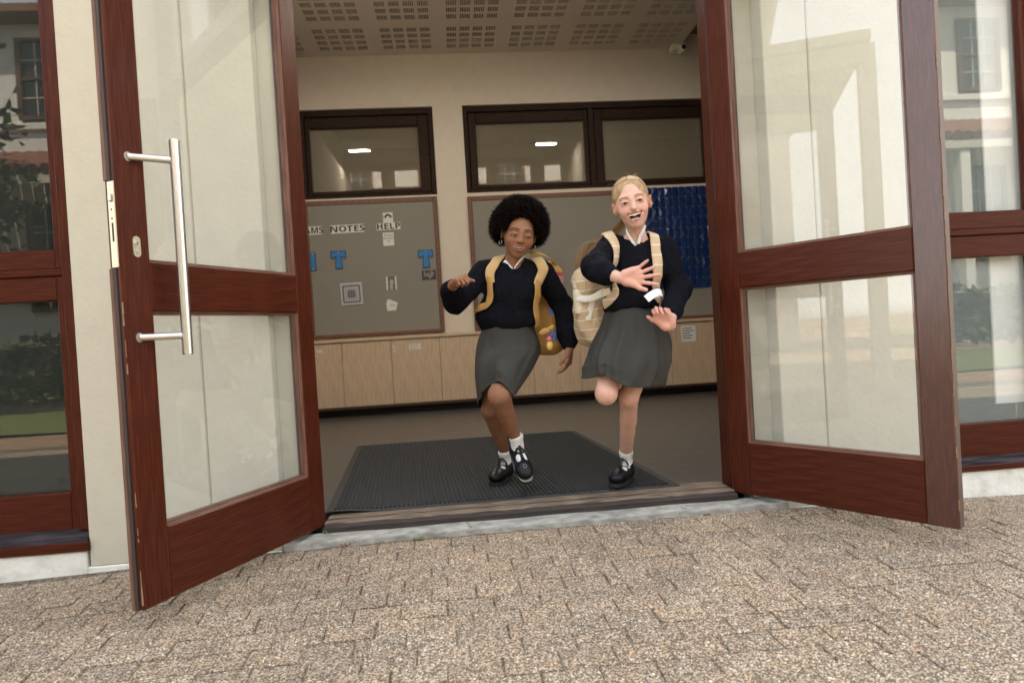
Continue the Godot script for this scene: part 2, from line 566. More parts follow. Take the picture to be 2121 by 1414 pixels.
func frame_rect(owner_: Node, names: Array, lo: Vector2, hi: Vector2, w: Array, z0: float, z1: float, mu: Material, ml: Material, bev := 0.004):
	# w: left, right, bottom, top widths; stiles run full height, rails butt between them
	boxpart(names[0], Vector3(lo.x, lo.y, z0), Vector3(lo.x + w[0], hi.y, z1), bev, mu, owner_)
	boxpart(names[0], Vector3(hi.x - w[1], lo.y, z0), Vector3(hi.x, hi.y, z1), bev, mu, owner_)
	boxpart(names[1], Vector3(lo.x + w[0], lo.y, z0), Vector3(hi.x - w[1], lo.y + w[2], z1 - 0.001), bev, ml, owner_)
	boxpart(names[1], Vector3(lo.x + w[0], hi.y - w[3], z0), Vector3(hi.x - w[1], hi.y, z1 - 0.001), bev, ml, owner_)

func pane(owner_: Node, lo: Vector2, hi: Vector2, z: float, m: Material, called := "pane"):
	var b := MB.new()
	for zz in [z, z - 0.006]:
		b.q(Vector3(lo.x, lo.y, zz), Vector3(hi.x, lo.y, zz), Vector3(hi.x, hi.y, zz), Vector3(lo.x, hi.y, zz), Vector3(0, 0, 1 if zz == z else -1))
	return part(called, b, m, owner_)

func build_ground():
	# ground under and round everything, to the horizon
	var b := MB.new()
	b.q(Vector3(-160, -0.08, 160), Vector3(160, -0.08, 160), Vector3(160, -0.08, -120), Vector3(-160, -0.08, -120), Vector3.UP)
	struct("ground", b, TM(noise_tex(0.02, 4, [[0.0, 0.16, 0.10, 0.06], [1.0, 0.26, 0.17, 0.11]], 256, 31), Vector3(0.3, 0.3, 0.3), 0.95, null, 0, true))
	# paving: bed of sand and cement with the blocks on it
	var rows := []
	for j in 30:
		var z := -0.06 + j * 0.15
		var row := PackedVector3Array()
		for i in 61:
			var x := -9.0 + i * 0.3
			row.append(Vector3(x, ground_y(x, z) - 0.006, z))
		rows.append(row)
	var bed := MB.new(); bed.grid(rows, false, true)
	paving = struct("paving", bed, TM(T.agg, Vector3(1.55, 1.55, 1.55), 0.95, T.agg_h, 0.5, true))
	paving.material_override.albedo_color = lin(0.48, 0.455, 0.43)
	var pm: Array = []
	for k in 4:
		var m := TM(T.agg, Vector3(1.85, 1.85, 1.85), 0.8, T.agg_h, 0.55, true)
		m.uv1_offset = Vector3(k * 0.27, k * 0.11, k * 0.41)
		m.albedo_color = [lin(1.0, 0.98, 0.95), lin(0.92, 0.88, 0.84), lin(1.0, 0.95, 0.9), lin(0.86, 0.84, 0.82)][k]
		pm.append(m)
	rng.seed = 11
	var shapes := []
	for k in 6: shapes.append(paver_shape())
	var spots := []
	var cam := Vector3(-0.307, 0.86, 2.928)
	for j in 40:
		var z := 0.02 + j * 0.0985
		var off := 0.0725 * (j % 2) + rng.randf_range(-0.02, 0.02)
		for i in range(-36, 38):
			var x := i * 0.1465 + off
			var zz := z - 0.05 * x * 0.25 + 0.006 * sin(x * 3.0 + j)
			if zz < 0.185 and (x < -0.98 or x > 1.02): continue
			if zz < 0.175: continue
			var fx := (x - cam.x) * 0.9945 + (zz - cam.z) * 0.0863
			var fz := -(x - cam.x) * 0.0857 - (zz - cam.z) * 0.9962
			var seen := fz > 1.45 and absf(fx) < fz * 0.80
			spots.append([Vector3(x, ground_y(x, zz), zz), -fz if seen else -100.0 - fz])
	var order := range(spots.size())
	order.sort_custom(func(a, c): return spots[a][1] > spots[c][1])
	var rest := MB.new()
	var n := 0
	for o in order:
		var p: Vector3 = spots[o][0]
		var e := 0.05
		var tilt := Vector3((ground_y(p.x - e, p.z) - ground_y(p.x + e, p.z)) / (2 * e), 1, (ground_y(p.x, p.z - e) - ground_y(p.x, p.z + e)) / (2 * e)).normalized()
		var bs := Basis(Vector3.RIGHT.cross(tilt).length() * Vector3(1, -tilt.x / tilt.y, 0).normalized(), tilt, Vector3(0, -tilt.z / tilt.y, 1).normalized()).orthonormalized()
		bs = bs * Basis.from_euler(Vector3(rng.randf_range(-0.012, 0.012), rng.randf_range(-0.025, 0.025) + 0.06 * clampf(-p.x, 0.0, 2.5), rng.randf_range(-0.012, 0.012)))
		p += Vector3(rng.randf_range(-0.003, 0.003), rng.randf_range(-0.0025, 0.002), rng.randf_range(-0.003, 0.003))
		var sh: MB = shapes[rng.randi() % 6]
		if n < 300 and spots[o][1] > -90.0:
			var mi := part("paver", sh, pm[rng.randi() % 4], paving) if n == 0 else MeshInstance3D.new()
			if n > 0:
				mi.name = "paver_%03d" % n
				paving.add_child(mi)
				mi.mesh = sh_mesh(sh); mi.material_override = pm[rng.randi() % 4]
			mi.transform = Transform3D(bs, p)
			n += 1
		else:
			var s := rest.v.size()
			for k in sh.v.size():
				rest.v.append(Transform3D(bs, p) * sh.v[k]); rest.n.append(bs * sh.n[k]); rest.uv.append(Vector2.ZERO); rest.c.append(Color.WHITE)
			for k in sh.ix: rest.ix.append(s + k)
	stuff(part("far_pavers", rest, pm[0], paving))

var mesh_of := {}
func sh_mesh(b: MB) -> ArrayMesh:
	if not mesh_of.has(b): mesh_of[b] = b.mesh()
	return mesh_of[b]

func paver_shape() -> MB:
	var b := MB.new()
	var hx := 0.0716 + rng.randf_range(-0.0015, 0.001)
	var hz := 0.0478 + rng.randf_range(-0.0012, 0.001)
	# worn outline of 12 points, rounded shoulder, top
	var rim := []; var sh := []; var low := []
	for k in 12:
		var a := TAU * (k + 0.5) / 12
		var p := Vector3(clampf(cos(a) * 1.5, -1, 1) * hx, 0, clampf(sin(a) * 1.5, -1, 1) * hz)
		p += Vector3(rng.randf_range(-0.002, 0.0005) * signf(p.x), 0, rng.randf_range(-0.002, 0.0005) * signf(p.z))
		low.append(p + Vector3(0, -0.03, 0)); sh.append(p + Vector3(0, -0.003, 0)); rim.append(p * 0.94 + Vector3(0, rng.randf_range(-0.001, 0.001), 0))
	for k in 12:
		var m := (k + 1) % 12
		b.q(low[k], low[m], sh[m], sh[k], sh[k] + Vector3(0, 0.003, 0))
		b.q(sh[k], sh[m], rim[m], rim[k], Vector3(sh[k].x * 0.5, 0.06, sh[k].z * 0.5))
		b.t(rim[k], rim[m], Vector3(0, 0.001, 0), Vector3.UP)
	return b

func build_facade():
	var s := thing("school_building", "cream rendered school entrance front with white plinth and tall wooden windows", "building")
	var zf := 0.13
	var zb := -0.12
	# pier panels either side of the doorway, with the upright movement joint between them
	for e in [[-1.80, -1.325], [-1.319, -1.05], [1.09, 1.289], [1.294, 1.715]]:
		boxpart("wall_panel", Vector3(e[0], 0.03, zb), Vector3(e[1], 3.42, zf), 0.004, K.plaster, s)
	for e in [[-1.3255, -1.3185], [1.2885, 1.2945]]:
		boxpart("movement_joint", Vector3(e[0], 0.03, zb), Vector3(e[1], 3.42, zf - 0.006), 0, M(0.36, 0.32, 0.22, 0.9), s)
	for e in [[-1.81, -1.05], [1.09, 1.72]]:
		boxpart("base_strip", Vector3(e[0], -0.06, zb), Vector3(e[1], 0.03, zf + 0.004), 0.004, K.white, s)
	# cream returns beside the frame
	boxpart("reveal", Vector3(-1.05, 0.0, -0.12), Vector3(-0.985, 3.42, 0.062), 0.002, K.plaster, s)
	boxpart("reveal", Vector3(0.985, 0.0, -0.12), Vector3(1.09, 3.42, 0.036), 0.002, K.plaster, s)
	# door frame posts and head, transom glazing above the doors
	for x in [[-0.985, -0.938], [0.915, 0.985]]:
		boxpart("door_post", Vector3(x[0], 0.06, -0.15), Vector3(x[1], 3.42, -0.048), 0.006, K.wood_u, s)
	boxpart("door_head", Vector3(-0.905, 2.47, -0.15), Vector3(0.905, 2.58, -0.03), 0.006, K.wood_l, s)
	boxpart("door_head", Vector3(-0.905, 3.34, -0.15), Vector3(0.905, 3.42, -0.03), 0.006, K.wood_l, s)
	var tw := grp("window", s)
	boxpart("stile", Vector3(-0.04, 2.58, -0.13), Vector3(0.04, 3.34, -0.04), 0.004, K.wood_u, tw)
	pane(tw, Vector2(-0.905, 2.58), Vector2(-0.04, 3.34), -0.09, K.glass)
	pane(tw, Vector2(0.04, 2.58), Vector2(0.905, 3.34), -0.09, K.glass)
	# wall below and above the side windows, and the long upper wall with its row of small high openings
	boxpart("plinth", Vector3(-2.66, -0.06, zb), Vector3(-1.81, 0.097, zf + 0.003), 0.004, K.white, s)
	boxpart("plinth", Vector3(1.72, -0.06, zb), Vector3(2.94, 0.122, zf + 0.003), 0.004, K.white, s)
	boxpart("wall_panel", Vector3(-9.0, -0.06, zb), Vector3(-2.66, 3.42, zf), 0.004, K.plaster, s)
	boxpart("wall_panel", Vector3(2.94, -0.06, zb), Vector3(9.0, 3.42, zf), 0.004, K.plaster, s)
	boxpart("wall_panel", Vector3(-9.0, 3.42, zb), Vector3(9.0, 3.452, zf), 0, K.plaster, s)
	boxpart("wall_panel", Vector3(-9.0, 3.785, zb), Vector3(9.0, 4.35, zf), 0, K.plaster, s)
	var xs := [-9.0, -2.47, -2.16, -1.97, -1.37, -1.16, -0.60, -0.40, 0.43, 0.60, 1.21, 1.43, 2.02, 2.22, 2.7, 9.0]
	for k in range(0, xs.size(), 2):
		boxpart("wall_panel", Vector3(xs[k], 3.452, zb), Vector3(xs[k + 1], 3.785, zf), 0, K.plaster, s)
	var rm := M(0.5, 0.46, 0.38, 0.9)
	for e in [[-10, -12.5, 10, -2.965], [-10, -2.275, 10, 0.62], [-10, -2.965, -2.22, -2.275], [2.32, -2.965, 10, -2.275]]: boxpart("roof", Vector3(e[0], 4.35, e[1]), Vector3(e[2], 4.5, e[3]), 0, rm, s)
	boxpart("gutter", Vector3(-10, 4.28, 0.62), Vector3(10, 4.42, 0.72), 0.03, M(0.6, 0.58, 0.52, 0.6), s)
	# window left of the doors
	var w := grp("window", s)
	sash_window(w, -2.66, -1.80, 0.105, 0.070, true)
	var w2 := grp("window", s)
	sash_window(w2, 1.715, 2.94, 0.130, 0.045, false)
	# stone step in front of the timber threshold
	var st := MB.new()
	var rows := []
	for j in 7:
		var row := PackedVector3Array()
		var f: float = [0.0, 0.02, 0.5, 0.93, 0.985, 1.0, 1.0][j]
		var yy: float = [0.063, 0.064, 0.0615, 0.06, 0.056, 0.049, -0.05][j]
		for i in 45:
			var x := -1.047 + i * 2.134 / 44
			var wob := 0.006 * sin(x * 9.0) * sin(x * 4.1 + 1.0) + 0.004 * sin(x * 31.0)
			row.append(Vector3(x, yy + 0.0015 * sin(x * 13.0), 0.045 + f * (0.10 + wob)))
		rows.append(row)
	st.grid(rows, false, true)
	var slab := part("doorstep", st, K.slab, s)
	for x in [-0.30, 0.62]:
		var cr := MB.new()
		var pts := []
		for k in 8: pts.append(Vector3(x + 0.008 * sin(k * 2.3) + 0.002 * k, 0.0642 - 0.0004 * k, 0.047 + k * 0.0135))
		cr.tube(pts, 0.0014, 4)
		part("crack", cr, M(0.06, 0.055, 0.045, 0.95), slab)
	# timber threshold: worn pale board and dark nosing
	var th := grp("threshold", s)
	boxpart("worn_board", Vector3(-0.905, 0.03, -0.16), Vector3(0.905, 0.099, 0.022), 0.005, K.sill_old, th)
	boxpart("nosing", Vector3(-0.905, 0.03, 0.022), Vector3(0.905, 0.092, 0.058), 0.007, K.sill_dark, th)
	boxpart("groove_strip", Vector3(-0.905, 0.0985, -0.03), Vector3(0.905, 0.101, -0.024), 0, K.sill_dark, th)
	# weeds growing in the joint before the step
	weeds(Vector3(-0.855, 0.055, 0.075), 9, 0.05, "thin green grass sprig growing at the left end of the doorstep", 3)
	weeds(Vector3(-0.80, 0.04, 0.165), 12, 0.022, "small reddish dry weed before the left part of the doorstep", 4, true)
	weeds(Vector3(-0.50, 0.04, 0.165), 26, 0.024, "low yellow green moss tuft in the joint before the doorstep", 5)
	weeds(Vector3(0.715, 0.04, 0.165), 40, 0.014, "flat dark green moss along the right end of the doorstep", 6)

func weeds(at: Vector3, n: int, h: float, label: String, sd: int, dry := false):
	var r := RandomNumberGenerator.new(); r.seed = sd
	var b := MB.new()
	for k in n:
		var a := r.randf() * TAU
		var d := Vector3(cos(a), r.randf_range(0.5, 1.6), sin(a)).normalized()
		var o := at + Vector3(r.randf_range(-1, 1) * h * 0.9, -0.004, r.randf_range(-0.3, 0.3) * h)
		var l := h * r.randf_range(0.5, 1.1)
		var sd2 := d.cross(Vector3(r.randf() - 0.5, 0.3, r.randf() - 0.5)).normalized() * 0.0016
		b.col = Color(0.20, 0.10, 0.04) if dry else Color(0.10, 0.16, 0.03).lerp(Color(0.2, 0.2, 0.05), r.randf())
		var m := o + d * l * 0.6
		var e := o + d * l + Vector3(0, -l * 0.2, 0)
		b.q(o - sd2, o + sd2, m + sd2, m - sd2)
		b.t(m - sd2, m + sd2, e)
	stuff(single("weed", b, VC(0.7), label, "weed", "weeds along the doorstep"))

func sash_window(w: Node3D, x0: float, x1: float, y0: float, sill_h: float, left: bool):
	var zf := 0.118
	var u: Material = K.wood_u
	var l: Material = K.wood_l
	boxpart("jamb", Vector3(x0, y0 + sill_h, -0.06), Vector3(x0 + 0.042, 3.42, zf), 0.004, u, w)
	boxpart("jamb", Vector3(x1 - 0.042, y0 + sill_h, -0.06), Vector3(x1, 3.42, zf), 0.004, u, w)
	boxpart("sill", Vector3(x0 - 0.005, y0 - 0.008, -0.06), Vector3(x1 + 0.005, y0 + sill_h * 0.45, 0.145), 0.004, l, w)
	var sl := MB.new()
	sl.q(Vector3(x0, y0 + sill_h * 0.45, 0.143), Vector3(x1, y0 + sill_h * 0.45, 0.143), Vector3(x1, y0 + sill_h + 0.004, 0.10), Vector3(x0, y0 + sill_h + 0.004, 0.10), Vector3(0, 1, 1))
	part("weathered_sill", sl, K.sill_grey, w)
	var bays := [[x0 + 0.042, x1 - 0.042]] if left else [[x0 + 0.042, 2.345], [2.39, x1 - 0.042]]
	if not left: boxpart("mullion", Vector3(2.345, y0 + sill_h, 0.045), Vector3(2.39, 3.42, zf), 0.004, u, w)
	var d := 0.0 if left else -0.022
	for bay in bays:
		var a: float = bay[0]
		var c: float = bay[1]
		var s := 0.032
		boxpart("bottom_rail", Vector3(a + s, y0 + sill_h, 0.02), Vector3(c - s, 0.326, 0.098), 0.003, l, w)
		boxpart("middle_rail", Vector3(a + s, 1.097 + d, 0.02), Vector3(c - s, 1.192 + d, 0.098), 0.003, l, w)
		boxpart("transom_bar", Vector3(a, 1.193 + d, 0.0), Vector3(c, 1.222 + d, 0.106), 0.005, l, w)
		boxpart("middle_rail", Vector3(a + s, 1.223 + d, 0.02), Vector3(c - s, 1.300 + d, 0.098), 0.003, l, w)
		boxpart("top_rail", Vector3(a, 3.34, 0.02), Vector3(c, 3.42, 0.098), 0.003, l, w)
		for yy in [[y0 + sill_h, 1.192 + d], [1.223 + d, 3.34]]:
			boxpart("stile", Vector3(a, yy[0], 0.055), Vector3(a + s, yy[1], 0.099), 0.003, u, w)
			boxpart("stile", Vector3(c - s, yy[0], 0.055), Vector3(c, yy[1], 0.099), 0.003, u, w)
		pane(w, Vector2(a + s, 0.326), Vector2(c - s, 1.097 + d), 0.066, K.glass_dark if left else K.glass_clear)
		pane(w, Vector2(a + s, 1.30 + d), Vector2(c - s, 3.34), 0.066, K.glass_dark if left else K.glass_clear)

# one leaf, hinged at its local origin, running to s * 0.9 along x; the room side is +z
func door_leaf(s: float, angle: float, label: String) -> Node3D:
	var o := thing("glazed_door", label, "door", Vector3(0.9 * s, 0, 0), angle, "double entrance doors")
	var W := 0.9
	var th := 0.046
	var y0 := 0.083
	var y1 := 2.45
	var fs := 0.1047
	var hs := 0.0954
	var X := func(a: float, b: float) -> Array: return [minf(s * a, s * b), maxf(s * a, s * b)]
	var put := func(called: String, ua: float, ub: float, ya: float, yb: float, m: Material) -> MeshInstance3D:
		var e: Array = X.call(ua, ub)
		return boxpart(called, Vector3(e[0], ya, -th), Vector3(e[1], yb, 0), 0.004, m, o)
	put.call("hinge_stile", 0.0, hs, y0, y1, K.wood_u)
	put.call("lock_stile", W - fs, W, y0, y1, K.wood_rough if s > 0 else K.wood_u)
	for e in [[y0, 0.313, "bottom_rail"], [0.995, 1.149, "middle_rail"], [2.33, y1, "top_rail"]]:
		put.call(e[2], hs, W - fs, e[0] + 0.0005, e[1], K.wood_l)
	# moulded glazing beads round each pane: hollow step, then a splay
	for e in [[0.313, 0.995], [1.149, 2.33]]:
		var xx: Array = X.call(hs, W - fs)
		pane(o, Vector2(xx[0], e[0]), Vector2(xx[1], e[1]), -0.03, K.glass)
		bead_ring(o, xx[0], xx[1], e[0], e[1], -0.0295, -0.003, 0.011)
		bead_ring(o, xx[0], xx[1], e[0], e[1], -0.0365, -th + 0.003, 0.011)
	return o

func bead_ring(o: Node, xa: float, xb: float, ya: float, yb: float, zi: float, zo: float, w: float):
	# four splayed strips: full depth at the frame, thinning to the glass
	var c := [[Vector2(xa, ya), Vector2(xb, ya), Vector2(0, 1)], [Vector2(xb, yb), Vector2(xa, yb), Vector2(0, -1)], [Vector2(xa, yb), Vector2(xa, ya), Vector2(1, 0)], [Vector2(xb, ya), Vector2(xb, yb), Vector2(-1, 0)]]
	for k in 4:
		var a: Vector2 = c[k][0]
		var b: Vector2 = c[k][1]
		var n: Vector2 = c[k][2]
		var t := (b - a).normalized()
		var ai := a + (n + t) * w
		var bi := b + (n - t) * w
		var am := a + (n + t) * w * 0.45
		var bm := b + (n - t) * w * 0.45
		var m := MB.new()
		var V := func(p: Vector2, z: float) -> Vector3: return Vector3(p.x, p.y, z)
		var zm := lerpf(zo, zi, 0.45)
		var h := Vector3(n.x, n.y, signf(zo - zi))
		m.q(V.call(a, zo), V.call(b, zo), V.call(bm, zm), V.call(am, zm), h)
		m.q(V.call(am, zm), V.call(bm, zm), V.call(bi, zm), V.call(ai, zm), Vector3(0, 0, signf(zo - zi)))
		m.q(V.call(ai, zm), V.call(bi, zm), V.call(bi, zi), V.call(ai, zi), Vector3(n.x, n.y, 0))
		part("glazing_bead", m, K.bead_l if k < 2 else K.bead, o)

func build_doors():
	var tl := 1.119
	var l := door_leaf(-1.0, tl, "left open wooden glazed door with long steel pull handle and lock")
	var r := door_leaf(1.0, -0.9816, "right open wooden glazed door without handle, worn edge, weathered stile")
	# rebated free edge, chipped varnish
	boxpart("edge_rebate", Vector3(-0.906, 0.083, -0.044), Vector3(-0.8995, 1.125, -0.030), 0.002, K.edge, l)
	boxpart("edge_rebate", Vector3(-0.906, 1.39, -0.044), Vector3(-0.8995, 2.45, -0.030), 0.002, K.edge, l)
	boxpart("edge_groove", Vector3(-0.9035, 0.083, -0.030), Vector3(-0.8995, 1.125, -0.017), 0, K.edge_dark, l)
	boxpart("edge_groove", Vector3(-0.9035, 1.39, -0.030), Vector3(-0.8995, 2.45, -0.017), 0, K.edge_dark, l)
	rng.seed = 5
	for e in [[0.10, 0.35, -0.002], [0.40, 0.46, -0.002], [0.95, 1.12, -0.002], [0.30, 0.40, -0.0435], [0.6, 0.9, -0.0005]]:
		chips(l, -0.9015, e[0], e[1], e[2], -1.0)
	for e in [[0.15, 0.5, -0.001], [0.55, 1.6, -0.001], [1.65, 1.72, -0.001]]:
		chips(r, 0.9008, e[0], e[1], e[2], 1.0)
	# lock face plate on the edge with latch, bolt and screws
	var fp := boxpart("lock_plate", Vector3(-0.9045, 1.126, -0.0315), Vector3(-0.8995, 1.388, -0.004), 0.002, K.brass, l)
	boxpart("latch", Vector3(-0.911, 1.325, -0.024), Vector3(-0.9035, 1.35, -0.011), 0.003, K.steel, fp)
	boxpart("bolt", Vector3(-0.9058, 1.205, -0.020), Vector3(-0.904, 1.262, -0.0135), 0.0006, K.dark, fp)
	for y in [1.137, 1.182, 1.275, 1.302, 1.362, 1.378]:
		var sc := MB.new(); sc.ball(Vector3(-0.9045, y, -0.0175), Vector3(0.0012, 0.0035, 0.0035))
		part("screw", sc, K.dark if y > 1.2 and y < 1.35 else K.steel, fp)
	# oval cylinder escutcheon on the face
	var es := MB.new()
	var poly := PackedVector2Array()
	for k in 20:
		var a := TAU * k / 20
		poly.append(Vector2(-0.8435 + 0.0135 * cos(a), 1.1935 + 0.0135 * sin(a) + (0.019 if sin(a) > 0 else -0.019)))
	es.prism(poly, -0.001, 0.005)
	var esc := part("escutcheon", es, K.brass, l)
	var cy := MB.new(); cy.tube([Vector3(-0.8435, 1.203, 0.004), Vector3(-0.8435, 1.203, 0.0085)], 0.009, 14)
	part("cylinder", cy, K.steel, esc)
	boxpart("keyhole", Vector3(-0.8447, 1.1985, 0.0083), Vector3(-0.8423, 1.2075, 0.009), 0, K.black, esc)
	boxpart("cylinder_web", Vector3(-0.849, 1.174, 0.004), Vector3(-0.838, 1.196, 0.0075), 0.002, K.steel, esc)
	# cranked pull handle
	var hd := grp("pull_handle", l)
	var bar := MB.new(); bar.tube([Vector3(-0.745, 0.852, 0.078), Vector3(-0.745, 0.854, 0.078), Vector3(-0.745, 1.532, 0.078), Vector3(-0.745, 1.534, 0.078)], [0.0155, 0.0165, 0.0165, 0.0155], 20)
	part("grip", bar, K.steel, hd)
	for y in [0.913, 1.470]:
		var a := MB.new(); a.tube([Vector3(-0.852, y, 0.0), Vector3(-0.745, y, 0.074)], 0.0115, 16)
		part("standoff", a, K.steel, hd)
		var ro := MB.new(); ro.tube([Vector3(-0.852, y, -0.001), Vector3(-0.852, y, 0.003)], 0.0145, 16)
		part("rose", ro, K.steel, hd)

func chips(d: Node, x: float, ya: float, yb: float, z: float, s: float):
	# bare wood where varnish has flaked off along an arris: a ragged sliver
	var m := MB.new()
	var y := ya
	while y < yb:
		var h := rng.randf_range(0.006, 0.045)
		var w := rng.randf_range(0.0004, 0.0028)
		if rng.randf() < 0.42:
			m.q(Vector3(x - s * w, y, z + 0.0016), Vector3(x, y, z + 0.0018), Vector3(x, y + h, z + 0.0018), Vector3(x - s * w * rng.randf(), y + h, z + 0.0016), Vector3(0, 0, 1))
			m.q(Vector3(x + s * 0.0004, y, z + 0.0018), Vector3(x + s * 0.0004, y, z - w), Vector3(x + s * 0.0004, y + h, z - w * rng.randf()), Vector3(x + s * 0.0004, y + h, z + 0.0018), Vector3(s, 0, 0))
		y += h
	part("bare_wood_chip", m, K.raw, d)
const CY := 3.872   # ceiling height

func perforated_panel(b: MB, x0: float, z0: float, w: float):
	# one ceiling board with 4 x 4 groups of slots cut through it
	var m := 0.075
	var cell := (w - 2 * m + 0.02) / 4.0
	var gx := [x0]; var hole := []
	for c in 4:
		for k in 6:
			gx.append(x0 + m + c * cell + k * (cell - 0.032) / 6.0 + 0.002)
			gx.append(x0 + m + c * cell + (k + 0.52) * (cell - 0.032) / 6.0 + 0.002)
	gx.append(x0 + w)
	var gz := [z0]
	for c in 4:
		gz.append(z0 + m + c * cell + 0.012)
		gz.append(z0 + m + c * cell + cell - 0.034)
	gz.append(z0 + w)
	for j in gz.size() - 1:
		if j % 2 == 0:
			b.q(Vector3(x0, CY, gz[j]), Vector3(x0 + w, CY, gz[j]), Vector3(x0 + w, CY, gz[j + 1]), Vector3(x0, CY, gz[j + 1]), Vector3.DOWN)
			continue
		for i in range(0, gx.size() - 1, 2):
			b.q(Vector3(gx[i], CY, gz[j]), Vector3(gx[i + 1], CY, gz[j]), Vector3(gx[i + 1], CY, gz[j + 1]), Vector3(gx[i], CY, gz[j + 1]), Vector3.DOWN)
		for i in range(1, gx.size() - 1, 2):
			# sides of each slot
			b.q(Vector3(gx[i], CY, gz[j]), Vector3(gx[i], CY + 0.012, gz[j]), Vector3(gx[i], CY + 0.012, gz[j + 1]), Vector3(gx[i], CY, gz[j + 1]), Vector3.RIGHT)
			b.q(Vector3(gx[i + 1], CY, gz[j]), Vector3(gx[i + 1], CY + 0.012, gz[j]), Vector3(gx[i + 1], CY + 0.012, gz[j + 1]), Vector3(gx[i + 1], CY, gz[j + 1]), Vector3.LEFT)

func build_hall():
	var f := MB.new()
	f.bx(Vector3(-1.9, 0.0, -4.3), Vector3(7.0, 0.0985, -0.13))
	struct("floor", f, K.floor)
	var c := MB.new()
	var zi := -4.3 + 0.062
	for j in [0, 1, 3, 4, 5]:
		for i in range(-2, 5):
			perforated_panel(c, -0.935 + (i - 0) * 0.6475 + 0.015, zi + j * 0.6475, 0.6475)
	var ceil := struct("ceiling", c, K.ceil)
	boxpart("ceiling_margin", Vector3(-2.55, CY, -4.3), Vector3(2.3, CY + 0.012, zi), 0, K.ceil, ceil)
	boxpart("ceiling_margin", Vector3(-2.55, CY, zi + 6 * 0.6475), Vector3(2.3, CY + 0.012, -0.12), 0, K.ceil, ceil)
	boxpart("ceiling_margin", Vector3(-2.55, CY + 0.001, zi), Vector3(-2.215, CY + 0.013, zi + 6 * 0.6475), 0, K.ceil, ceil)
	var z2 := zi + 2 * 0.6475
	var z3 := zi + 3 * 0.6475
	boxpart("plenum", Vector3(-2.55, CY + 0.15, -4.3), Vector3(7.0, CY + 0.2, z2), 0, M(0.1, 0.09, 0.08, 0.9), ceil)
	boxpart("plenum", Vector3(-2.55, CY + 0.15, z3), Vector3(7.0, CY + 0.2, -0.12), 0, M(0.1, 0.09, 0.08, 0.9), ceil)
	# rooflight with a frosted panel, let into one row of the ceiling
	var fr := M(0.9, 0.9, 0.88, 0.6); fr.backlight_enabled = true; fr.backlight = Color(1, 1, 1)
	var pl := MB.new(); pl.q(Vector3(-2.2, CY + 0.02, z2), Vector3(2.3, CY + 0.02, z2), Vector3(2.3, CY + 0.02, z3), Vector3(-2.2, CY + 0.02, z3), Vector3.DOWN)
	part("frosted_rooflight", pl, fr, ceil)
	for e in [[z2 - 0.02, z2], [z3, z3 + 0.02]]: boxpart("rooflight_kerb", Vector3(-2.22, CY + 0.013, e[0]), Vector3(2.32, 4.52, e[1]), 0, M(0.8, 0.8, 0.78, 0.8), ceil)
	for x in [-2.22, 2.30]: boxpart("rooflight_kerb", Vector3(x, CY + 0.013, z2), Vector3(x + 0.02, 4.52, z3), 0, M(0.8, 0.8, 0.78, 0.8), ceil)
	boxpart("bulkhead", Vector3(2.3125, CY - 0.0, -4.3), Vector3(2.34, CY + 0.15, -0.12), 0, K.ceil, ceil)
	# back wall, pierced by the high windows
	var w := struct("back_wall", MB.new_wall([[-1.9, 0.1, 7.0, 2.38], [-2.6, 3.319, 7.0, 4.35], [-0.391, 2.38, -0.073, 3.319], [3.9, 2.38, 7.0, 3.319]], -4.5, -4.3), K.wall_in)
	var sw := MB.new()
	sw.bx(Vector3(-1.9, 0.1, -4.5), Vector3(-1.8, 3.42, -0.14))
	sw.bx(Vector3(-2.6, 3.36, -4.3), Vector3(-1.9, 3.419, -0.14))
	sw.bx(Vector3(-2.62, 3.36, -4.5), Vector3(-2.55, 4.35, -0.14))
	sw.bx(Vector3(-1.9, 0.1, -0.14), Vector3(-0.985, 3.40, -0.122))
	sw.bx(Vector3(0.985, 0.1, -0.14), Vector3(1.714, 3.40, -0.122))
	struct("side_wall", sw, K.wall_in)
	var sw2 := MB.new(); sw2.bx(Vector3(7.0, 0.1, -4.5), Vector3(7.15, 4.35, -0.12))
	struct("side_wall", sw2, K.wall_in)
	# unlit rooms behind the high windows and behind the left window
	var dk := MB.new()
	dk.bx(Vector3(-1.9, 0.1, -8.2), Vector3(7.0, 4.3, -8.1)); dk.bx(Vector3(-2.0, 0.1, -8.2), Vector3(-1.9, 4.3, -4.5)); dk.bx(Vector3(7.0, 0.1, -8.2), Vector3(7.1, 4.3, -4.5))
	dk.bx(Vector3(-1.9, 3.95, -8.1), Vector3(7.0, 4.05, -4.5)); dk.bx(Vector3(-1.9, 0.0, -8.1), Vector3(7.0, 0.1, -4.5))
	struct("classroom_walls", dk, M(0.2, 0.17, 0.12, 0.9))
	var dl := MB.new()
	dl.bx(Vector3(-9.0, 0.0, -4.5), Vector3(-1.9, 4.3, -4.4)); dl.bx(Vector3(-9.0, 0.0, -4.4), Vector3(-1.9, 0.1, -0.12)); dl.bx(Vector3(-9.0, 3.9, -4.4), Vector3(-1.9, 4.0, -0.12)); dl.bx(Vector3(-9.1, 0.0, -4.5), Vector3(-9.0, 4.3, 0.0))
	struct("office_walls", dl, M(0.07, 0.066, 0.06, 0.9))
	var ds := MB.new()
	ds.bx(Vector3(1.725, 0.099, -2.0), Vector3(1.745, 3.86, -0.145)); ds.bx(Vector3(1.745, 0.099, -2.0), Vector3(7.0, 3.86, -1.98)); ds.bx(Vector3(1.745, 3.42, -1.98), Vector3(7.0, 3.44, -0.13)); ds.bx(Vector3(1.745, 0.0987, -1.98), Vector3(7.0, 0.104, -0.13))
	var dw := MB.new()
